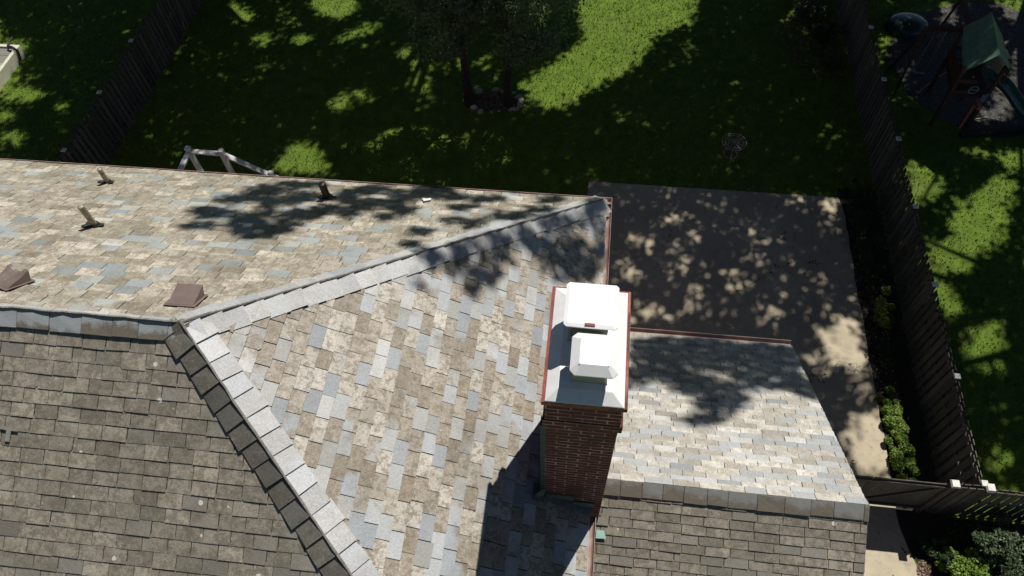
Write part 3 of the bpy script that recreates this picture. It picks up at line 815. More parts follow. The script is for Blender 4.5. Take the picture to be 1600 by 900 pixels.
po = m.build('post', M['fence'], gate); m = MB(); m.frustum((5.16, 5.34, -.09, .09), 1.80, (5.18, 5.32, -.07, .07), 1.84); m.build('post_cap', M['post_cap'], po)

# ------------------------------------------------------------------ deck with white railing behind the house
deck = empty('deck', (-10.4, 2.6, 0)); tag(deck, 'small deck with white railing and stairs behind the back gutter', 'deck')
DL = Vector((-10.4, 2.6, 0))
def dk(o): o.location = -DL; return o
m = MB()
for k in range(34): m.box(-11.0, -9.95, .0 + k * .165, .155 + k * .165, 1.92, 1.96, t=random.random())
dk(m.build('deck_floor', M['plank'], deck))
posts = [(-10.90, 5.54, 3.0), (-9.98, 5.52, 3.0), (-8.86, 5.52, 2.26)]
for (x, y, z) in posts + [(-10.9, 2.8, 3.0), (-9.98, 2.8, 3.0)]:
    m = MB(); m.box(x - .055, x + .055, y - .055, y + .055, 0, z)
    po = dk(m.build('post', M['pvc'], deck)); m = MB(); m.frustum((x - .07, x + .07, y - .07, y + .07), z, (x - .06, x + .06, y - .06, y + .06), z + .04)
    m.build('post_cap', M['pvc'], po)
def rail(a, b):
    m = MB(); m.beam(a, b, .14, .045)
    dk(m.build('railing', M['pvc'], deck))
rail((-10.85, 5.54, 2.9), (-10.03, 5.52, 2.9)); rail((-10.9, 5.48, 2.9), (-10.9, 2.85, 2.9)); rail((-10.9, 2.75, 2.9), (-10.9, .1, 2.9))
rail((-9.92, 5.52, 2.86), (-8.9, 5.52, 2.18)); rail((-8.8, 5.52, 2.12), (-7.0, 5.52, .93)); rail((-9.98, 4.4, 2.9), (-9.98, .1, 2.9))
m = MB()
for k in range(10): m.box(-9.95 + k * .3, -9.65 + k * .3, 4.5, 5.45, 1.72 - k * .19, 1.76 - k * .19)
m.beam((-9.95, 4.5, 1.7), (-7.0, 4.5, -.1), .04, .22); m.beam((-9.95, 5.45, 1.7), (-7.0, 5.45, -.1), .04, .22)
dk(m.build('stairs', M['plank'], deck))

# low platform at the far left
pf = empty('platform', (-23, 11, 0)); tag(pf, 'low grey plank platform with a cream rim on the left lawn', 'platform')
PL = Vector((-23, 11, 0)); m = MB()
for k in range(13): m.box(-25.9, -21.03, 7.24 + k * .385, 7.61 + k * .385, .32, .36, t=random.random())
o = m.build('boards', M['plank'], pf); o.location = -PL
m = MB(); m.box(-26.05, -20.9, 12.25, 12.37, .0, .42); m.box(-26.05, -20.9, 7.1, 7.22, .0, .42); m.box(-21.02, -20.9, 7.22, 12.25, 0, .42); m.box(-26.05, -25.92, 7.22, 12.25, 0, .42)
o = m.build('rim', M['paleframe'], pf); o.location = -PL
m = MB(); m.tube([(-21.25, 12.2, .48), (-21.05, 12.15, .5), (-20.86, 12.1, .40), (-20.84, 12.0, .2), (-20.86, 11.9, .1)], [.03, .05, .03, .03, .06], 8); m.tube([(-21.25, 12.2, .48), (-21.3, 12.5, .5), (-21.35, 12.7, .45)], [.03, .03, .04], 8)
tag(m.build('bag', M['black_tar']), 'dark strap bag hanging on the corner of the low platform', 'bag')

# ------------------------------------------------------------------ play set
ps = empty('playset', (10.9, 12.0, 0), 0); tag(ps, 'red brown wooden playset tower with green canvas roof and green slide', 'playset')
PS = Vector((10.9, 12, 0))
def pp(o): o.location = -PS; return o
rdg = [Vector((10.94, 12.8, 2.95)), Vector((10.70, 10.9, 2.95))]
lft = [Vector((10.50, 12.99, 2.3)), Vector((10.15, 11.0, 2.3))]
rgt = [Vector((11.52, 12.7, 2.3)), Vector((11.36, 11.1, 2.3))]
m = MB(); n = 10; rows = []
for i in range(n + 1):
    k = i / n; sag = -.05 * math.sin(math.pi * k)
    l = lft[0].lerp(lft[1], k); r = rdg[0].lerp(rdg[1], k); g = rgt[0].lerp(rgt[1], k)
    mid1 = (l + r) / 2 + Vector((0, 0, sag - .03)); mid2 = (g + r) / 2 + Vector((0, 0, sag - .03))
    rows.append([l + Vector((.0, 0, -.14)), l, mid1, r + Vector((0, 0, sag * .3)), mid2, g, g + Vector((0, 0, -.14))])
P = [p for r_ in rows for p in r_]; F = []
for i in range(n):
    for j in range(6): a = i * 7 + j; F.append((a, a + 1, a + 8, a + 7))
m.raw(P, F); o = pp(m.build('canvas_roof', M['canvas'], ps)); md = o.modifiers.new('s', 'SOLIDIFY'); md.thickness = .012
for (x, y) in ((10.42, 12.75), (10.2, 11.2), (11.42, 12.55), (11.3, 11.25)):
    m = MB(); m.box(x - .045, x + .045, y - .045, y + .045, 0, 2.3); pp(m.build('tower_post', M['redwood'], ps))
m = MB()
for k in range(9): m.beam((10.25 + k * .02, 11.25 + k * .17, 1.22), (11.38, 11.25 + k * .17, 1.22), .15, .03)
pp(m.build('tower_floor', M['redwood'], ps))
m = MB()
for z in (1.35, 1.75): m.beam((10.2, 11.2, z), (10.42, 12.75, z), .03, .12); m.beam((10.42, 12.75, z), (11.42, 12.55, z), .03, .12); m.beam((10.2, 11.2, z), (10.75, 11.2, z), .03, .12)
for k in range(8): m.beam((10.2 + .22 * k / 8, 11.2 + 1.55 * k / 8, 1.3), (10.2 + .22 * k / 8, 11.2 + 1.55 * k / 8, 1.85), .09, .02)
pp(m.build('guard_rail', M['redwood'], ps))
m = MB(); m.beam((10.55, 12.95, 2.25), (9.45, 13.05, 2.15), .09, .12)
m.beam((9.5, 13.05, 2.15), (9.3, 12.5, 0), .07, .07); m.beam((9.5, 13.05, 2.15), (9.35, 13.7, 0), .07, .07)
m.beam((10.95, 13.1, 2.0), (10.9, 14.6, 2.05), .09, .12); m.beam((10.2, 13.9, .9), (11.2, 15.2, 1.9), .07, .09)
pp(m.build('swing_beam', M['redwood'], ps))
def chainseat(x, y, z0, z1, lbl):
    m = MB()
    for s in (-.16, .16): m.tube([(x + s, y, z1), (x + s, y, z0)], .008, 6)
    pp(m.build('swing_chain', M['chain'], ps)); m = MB(); m.box(x - .2, x + .2, y - .07, y + .07, z0 - .02, z0 + .01); pp(m.build('swing_seat', M['teal'], ps))
chainseat(9.95, 13.0, .5, 2.14, '')
# slide
m = MB(); path = []
for i in range(17):
    k = i / 16; s = 3 * k * k - 2 * k ** 3
    path.append(Vector((11.62 + 2.1 * k, 12.15 - 1.75 * k, 1.2 - 1.05 * (k * .75 + s * .25) + .07 * math.sin(k * 6.3 * 1.5))))
P = []
dirh = Vector((2.1, -1.75, 0)).normalized(); sd = Vector((dirh.y, -dirh.x, 0)) * -1
prof = [(-.25, .13), (-.22, .13), (-.19, .02), (.19, .02), (.22, .13), (.25, .13), (.22, -.02), (-.22, -.02)]
for p in path: P += [p + sd * a + Vector((0, 0, b_)) for a, b_ in prof]
F = []
for i in range(16):
    for j in range(8): F.append((i * 8 + j, i * 8 + (j + 1) % 8, (i + 1) * 8 + (j + 1) % 8, (i + 1) * 8 + j))
m.raw(P, F); pp(m.build('slide', M['slide'], ps))
m = MB()
for k in range(8):
    m.tube([(11.55, 12.0, 1.9), (11.75, 11.95, 2.0), (11.85, 11.9, 1.75), (11.87, 11.88, 1.2)], .03, 6); break
pp(m.build('arch_handle', M['redwood'], ps))
m = MB(); m.beam((11.5, 12.62, 1.65), (11.82, 11.95, 1.65), .03, .6); m.raw([(11.45, 12.7, 1.95), (11.85, 12.55, 1.9), (11.85, 11.8, 1.9), (11.5, 11.8, 1.95), (11.45, 12.7, 1.92), (11.85, 12.55, 1.87), (11.85, 11.8, 1.87), (11.5, 11.8, 1.92)], [(3, 2, 1, 0), (4, 5, 6, 7), (0, 1, 5, 4), (1, 2, 6, 5), (2, 3, 7, 6), (3, 0, 4, 7)])
pp(m.build('side_awning', M['beige'], ps))
m = MB(); m.box(10.86, 10.98, 10.62, 10.98, 1.2, 1.32); m.beam((10.9, 10.95, .2), (10.9, 10.95, 1.25), .06, .12); pp(m.build('step_ladder', M['redpl'], ps))
m = MB(); m.raw([(11.0, 10.98, 1.45), (11.2, 11.02, 1.5), (11.18, 11.0, 1.2), (10.98, 10.94, 1.15), (11.0, 11.02, 1.45), (11.2, 11.06, 1.5), (11.18, 11.04, 1.2), (10.98, 10.98, 1.15)], [(3, 2, 1, 0), (4, 5, 6, 7), (0, 1, 5, 4), (1, 2, 6, 5), (2, 3, 7, 6), (3, 0, 4, 7)]); pp(m.build('blue_flap', M['blue'], ps))
m = MB(); w_ = [(10.72 + .13 * math.cos(a), 11.08, 1.55 + .13 * math.sin(a)) for a in np.linspace(0, 2 * math.pi, 17)]
m.tube(w_, .014, 6); m.tube([(10.6, 11.08, 1.55), (10.84, 11.08, 1.55)], .012, 6); m.tube([(10.72, 11.08, 1.55), (10.72, 11.2, 1.5)], .015, 6)
pp(m.build('steering_wheel', M['chain'], ps))

# sandbox lid
m = MB(); rows = []
for j in range(7):
    f = j / 6; rr = .62 * math.cos(f * math.pi / 2 * .97); z = .16 + .26 * math.sin(f * math.pi / 2)
    rows.append([(10.3 + rr * 1.1 * math.cos(2 * math.pi * i / 20), 16.0 + rr * .95 * math.sin(2 * math.pi * i / 20), z) for i in range(20)])
rows.insert(0, [(10.3 + .66 * 1.1 * math.cos(2 * math.pi * i / 20), 16.0 + .66 * .95 * math.sin(2 * math.pi * i / 20), .0) for i in range(20)])
P = [p for r_ in rows for p in r_]; F = [(j * 20 + i, j * 20 + (i + 1) % 20, (j + 1) * 20 + (i + 1) % 20, (j + 1) * 20 + i) for j in range(7) for i in range(20)]
m.raw(P, F + [tuple(140 + i for i in range(20))])
tag(m.build('sandbox', M['teal'], smooth=True), 'round dark teal domed sandbox cover between fence and playset', 'sandbox')

# black beam, sticks, hose
m = MB(); m.beam((10.95, 10.75, .07), (12.7, 11.12, .07), .16, .14); m.beam((12.72, 11.12, .07), (15.0, 11.5, .07), .16, .14)
tag(m.build('low_black_beam', M['black_beam']), 'long black beam lying along the near edge of the mulch bed', 'black_beam')  # two low, near black beams end to end along the mulch edge
m = MB(); m.tube([(10.05, 12.62, .03), (10.4, 13.0, .04), (11.2, 13.75, .05), (11.3, 13.9, .04)], .012, 6)
tag(m.build('pole', M['chain']), 'thin pale pole lying on the mulch left of the playset', 'pole')
m = MB(); m.tube([(11.62, 11.55, .03), (11.85, 11.63, .03), (12.0, 11.66, .03)], [.012, .016, .02], 6); tag(m.build('stick', M['stone']), 'pale stick with a knob lying on the sunlit mulch', 'stick')
m = MB(); m.tube([(12.22, 11.6, .03), (12.28, 11.42, .03)], .012, 6); tag(m.build('stick', M['stone']), 'short pale stick lying nearer the slide on the mulch', 'stick')

# small wrought iron table in the shade above the driveway
tb = empty('garden_table', (3.93, 9.35, 0)); tag(tb, 'small round wrought iron table with spoked top on the shaded lawn', 'table')
m = MB(); zt = .62
for rr in (.36, .27):
    m.tube([(rr * math.cos(a), rr * math.sin(a), zt) for a in np.linspace(0, 2 * math.pi, 33)], .011, 6, cap=False)
for k in range(12):
    a = 2 * math.pi * k / 12; m.tube([(0, 0, zt + .012), (.36 * math.cos(a), .36 * math.sin(a), zt)], .008, 5)
m.build('table_top', M['iron'], tb)
for k in range(3):
    a = 2 * math.pi * k / 3 + .5; m = MB(); m.tube([(.2 * math.cos(a), .2 * math.sin(a), zt), (.12 * math.cos(a), .12 * math.sin(a), .35), (.28 * math.cos(a), .28 * math.sin(a), 0)], .012, 6); m.build('leg', M['iron'], tb)
m = MB(); m.tube([(.2 * math.cos(a), .2 * math.sin(a), .1) for a in np.linspace(0, 2 * math.pi, 25)], .01, 6, cap=False); m.build('lower_ring', M['iron'], tb)

# ------------------------------------------------------------------ foliage
def leafquads(P, size, g, flat=.35, k=4):
    """leaf shaped quads at the points P; flat: how strongly they face up"""
    n = len(P)
    nv = g.normal(size=(n, 3)); nv[:, 2] = np.abs(nv[:, 2]) + flat; nv /= np.linalg.norm(nv, axis=1)[:, None]
    a = g.normal(size=(n, 3)); u = np.cross(nv, a); u /= np.linalg.norm(u, axis=1)[:, None]; v = np.cross(nv, u)
    s = (size * g.uniform(.65, 1.35, n))[:, None]
    Q = np.zeros((n, 4, 3))
    Q[:, 0] = P - u * s * .5; Q[:, 1] = P + v * s * .34 + u * s * .05 + nv * s * .06; Q[:, 2] = P + u * s * .5; Q[:, 3] = P - v * s * .34 + u * s * .05 + nv * s * .06
    return Q.reshape(-1, 3)

def shrub(x, y, r, h, mat, n, label, seed, size=.05, group=None, z=0, sq=1.0, cat='shrub'):
    root = empty('shrub', (x, y, z)); tag(root, label, cat, group)
    g = np.random.default_rng(seed)
    nb_ = max(9, int(r * 45)); cen = np.stack([g.normal(0, r * .45, nb_), g.normal(0, r * .45 * sq, nb_), g.uniform(.25, .8, nb_) * h], 1)
    rad = g.uniform(.16, .42, nb_) * r * (1.15 if sq > 1 else 1)
    i = g.integers(0, nb_, n); d = g.normal(size=(n, 3)); d /= np.linalg.norm(d, axis=1)[:, None]
    P = cen[i] + d * (rad[i] * g.uniform(.6, 1.05, n))[:, None] * np.array([1, 1, .75]); P[:, 2] = np.clip(P[:, 2], .02, None)
    tone = np.clip(g.normal(.45, .22, n) + (g.random(nb_)[i] - .5) * .3, 0, 1)
    soup('foliage', leafquads(P, size, g, .5), 4, mat, tone, root)
    m = MB()
    for k in range(5):
        c = cen[k % nb_]; m.tube([(0, 0, 0), (c[0] * .5, c[1] * .5, c[2] * .5), tuple(c)], [.014, .01, .005], 5)
    m.build('stem', M['bark'], root)
    return root
GS = 'shrubs in the strip between driveway and fence'
for i, (x, y, r, h, mt, n, lb) in enumerate([
    (7.40, -.68, .31, .24, 'leaf_bright', 6500, 'sunlit yellow green shrub nearest the gate, between driveway and fence'),
    (7.38, -.05, .31, .24, 'leaf_bright', 6500, 'second sunlit yellow green shrub from the gate, beside the driveway'),
    (7.36, .6, .31, .24, 'leaf_bright', 6000, 'third green shrub from the gate, where the sun patch begins'),
    (7.33, 1.3, .31, .24, 'leaf_bright', 5000, 'fourth green shrub from the gate, half in shade beside the driveway'),
    (7.42, 2.6, .28, .40, 'leaf_dark', 1500, 'fifth shrub from the gate, in deep shade beside the driveway'),
    (7.45, 3.9, .34, .75, 'leaf_bright', 1500, 'leggy shrub with a few bright leaves midway along the driveway edge'),
    (7.35, 5.0, .30, .8, 'leaf_dark', 1500, 'dark leggy shrub third from the far end of the driveway strip'),
    (7.32, 6.3, .40, .9, 'leaf_dark', 2200, 'dark shrub second from the far end of the driveway strip'),
    (7.30, 7.4, .42, .9, 'leaf_dark', 2400, 'dark shrub at the far right corner of the driveway')]):
    shrub(x, y, r, h, M[mt], n, lb, 40 + i, .055, GS, sq=1.9)
shrub(7.62, -2.15, .32, .6, M['leaf_dark'], 3200, 'rounded dark green shrub at the edge of the front drive', 60, .05, 'shrubs below the cross fence')
shrub(8.15, -2.45, .5, .6, M['leaf_bright'], 7500, 'bright yellow green shrub at the bottom edge of the photo', 61, .06, 'shrubs below the cross fence')
shrub(8.85, -2.0, .58, 1.15, M['leaf_grey'], 8500, 'silvery green spreading shrub, largest below the cross fence', 62, .06, 'shrubs below the cross fence')
shrub(9.6, -2.0, .5, 1.1, M['leaf_grey'], 6500, 'silvery green shrub at the right edge below the cross fence', 63, .06, 'shrubs below the cross fence')
shrub(8.85, -2.75, .34, .6, M['leaf_grey'], 3200, 'small grey green shrub between the bright shrub and the right edge', 64, .05, 'shrubs below the cross fence')
shrub(9.75, -2.7, .4, .5, M['leaf_bright'], 2200, 'green shrub in the bottom right corner of the photo', 65, .05, 'shrubs below the cross fence')
for i, (x, y, r, h, mt, lb) in enumerate([(7.3, 14.9, .5, .8, 'leaf_dark', 'dark shrub at the foot of the right fence near the top edge'), (7.4, 13.7, .4, .6, 'leaf_grey', 'thin pale shrub at the foot of the right fence, below the dark one'), (7.0, 16.3, .55, .8, 'leaf_grey', 'pale sunlit shrub against the right fence at the top edge')]):
    shrub(x, y, r, h, M[mt], 1700, lb, 80 + i, .07, 'shrubs along the far part of the right fence')
# reddish litter by the front drive and at the small trees
def litter(name, x0, y0, rx, ry, n, seed, label, size=.05):
    g = np.random.default_rng(seed); a = g.uniform(0, 2 * np.pi, n); rr = np.sqrt(g.random(n))
    P = np.stack([x0 + rx * rr * np.cos(a), y0 + ry * rr * np.sin(a), g.uniform(.015, .06, n)], 1)
    o = soup(name, leafquads(P, size, g, 1.2), 4, M['litter'], g.random(n)); o['kind'] = 'stuff'; tag(o, label, 'leaf litter')
litter('leaf_litter', 7.42, -2.6, .16, .3, 260, 5, 'reddish dry leaves along the edge of the front drive')
litter('leaf_litter', -3.6, 11.2, .75, .42, 1300, 6, 'brown dry leaves inside the stone ring round the two trees', .08)
litter('leaf_litter', 7.35, 3.5, .3, 4.5, 900, 7, 'scattered dry leaves in the strip beside the driveway', .05)
litter('leaf_litter', 6.9, 15.0, .8, 2.0, 700, 8, 'dry brown leaves at the foot of the far right fence', .07)
# stones
rn = random.Random(12)
def stone_mesh(seed):
    r_ = random.Random(seed); bm = bmesh.new(); bmesh.ops.create_icosphere(bm, subdivisions=2, radius=.5)
    for v in bm.verts:
        v.co *= 1 + r_.uniform(-.22, .22); v.co.z *= .6; v.co.x *= 1.15
    me = bpy.data.meshes.new('stone'); bm.to_mesh(me); bm.free(); me.materials.append(M['stone']); return me
sm = [stone_mesh(s) for s in range(5)]
for i in range(34):
    a = 2 * math.pi * i / 34 + rn.uniform(-.12, .12)
    if rn.random() < .3: continue
    o = bpy.data.objects.new('stone', sm[i % 5]); C.objects.link(o)
    s = rn.uniform(.09, .25); o.location = (-3.68 + .98 * math.cos(a) + rn.uniform(-.09, .09), 11.25 + .52 * math.sin(a) + rn.uniform(-.08, .08), s * .12)
    o.rotation_euler = (rn.uniform(-.2, .2), rn.uniform(-.2, .2), rn.uniform(0, 6)); o.scale = (s, s * rn.uniform(.7, 1.1), s)
    tag(o, 'pale rough stone in the ring round the foot of the two slim trees', 'stone', 'stones ringing the two slim trees')

def limb_set(m, base, top, r0, n, spread, g, lo=.35):
    """trunk with limbs; returns limb end points"""
    base = Vector(base); top = Vector(top); pts = []; rad = []
    for i in range(9):
        k = i / 8; p = base.lerp(top, k) + Vector((g.normal(0, .04), g.normal(0, .04), 0)) * (k > 0) * (top - base).length * .1
        pts.append(p); rad.append(r0 * (1.35 if i == 0 else (1 - .75 * k)))
    m.tube(pts, rad, 10)
    for i in range(n):
        k = lo + (1 - lo) * (i + .5) / n; p = base.lerp(top, k); a = i * 2.4 + g.uniform(0, .6); L_ = spread * (1.1 - .6 * k) * g.uniform(.8, 1.15)
        e = p + Vector((math.cos(a) * L_, math.sin(a) * L_, L_ * g.uniform(.35, .7))); md = p.lerp(e, .5) + Vector((0, 0, -L_ * .06))
        m.tube([p, md, e], [r0 * (1 - .75 * k) * .55, r0 * .28 * (1 - .5 * k), r0 * .08], 6)
        for j in range(2):
            b2 = a + g.uniform(-1, 1); e2 = md + Vector((math.cos(b2), math.sin(b2), g.uniform(.1, .8))) * L_ * .5
            m.tube([md, e2], [r0 * .2 * (1 - .5 * k), r0 * .05], 5)

def small_tree(x, y, top, r0, cen, rad, n, label, seed):
    root = empty('slim_tree', (x, y, 0)); tag(root, label, 'tree')
    g = np.random.default_rng(seed); m = MB(); limb_set(m, (0, 0, 0), (top[0] - x, top[1] - y, top[2]), r0, 9, 1.9, g, .38)
    m.build('trunk', M['bark'], root, smooth=True)
    nb_ = 70; c = g.normal(size=(nb_, 3)); c /= np.linalg.norm(c, axis=1)[:, None]; c = c * (g.uniform(.25, 1, nb_) ** .45)[:, None] * np.array(rad) * .82 + np.array(cen) - np.array([x, y, 0])
    i = g.integers(0, nb_, n); cr = g.uniform(.28, .62, nb_)
    d = g.normal(size=(n, 3)); d /= np.linalg.norm(d, axis=1)[:, None]
    P = c[i] + d * (cr[i] * g.uniform(.35, 1.05, n))[:, None] * np.array([1, 1, .7])
    P[:, 2] = np.maximum(P[:, 2], 1.9 + .3 * np.sin(P[:, 0] * 3))
    tone = np.clip(g.normal(.42, .2, n) + (g.random(nb_)[i] - .5) * .25, 0, 1)
    soup('crown', leafquads(P, .095, g, .1), 4, M['leaf_small'], tone, root)
small_tree(-4.42, 11.05, (-4.75, 11.1, 7.2), .15, (-4.75, 10.7, 4.9), (1.95, 2.0, 2.75), 20000, 'left of two slim trees in the stone ring, fully shaded crown', 5)
small_tree(-3.15, 11.06, (-2.65, 11.1, 7.4), .13, (-2.45, 10.6, 4.7), (1.6, 1.8, 2.75), 20000, 'right of two slim trees in the stone ring, partly sunlit crown', 6)

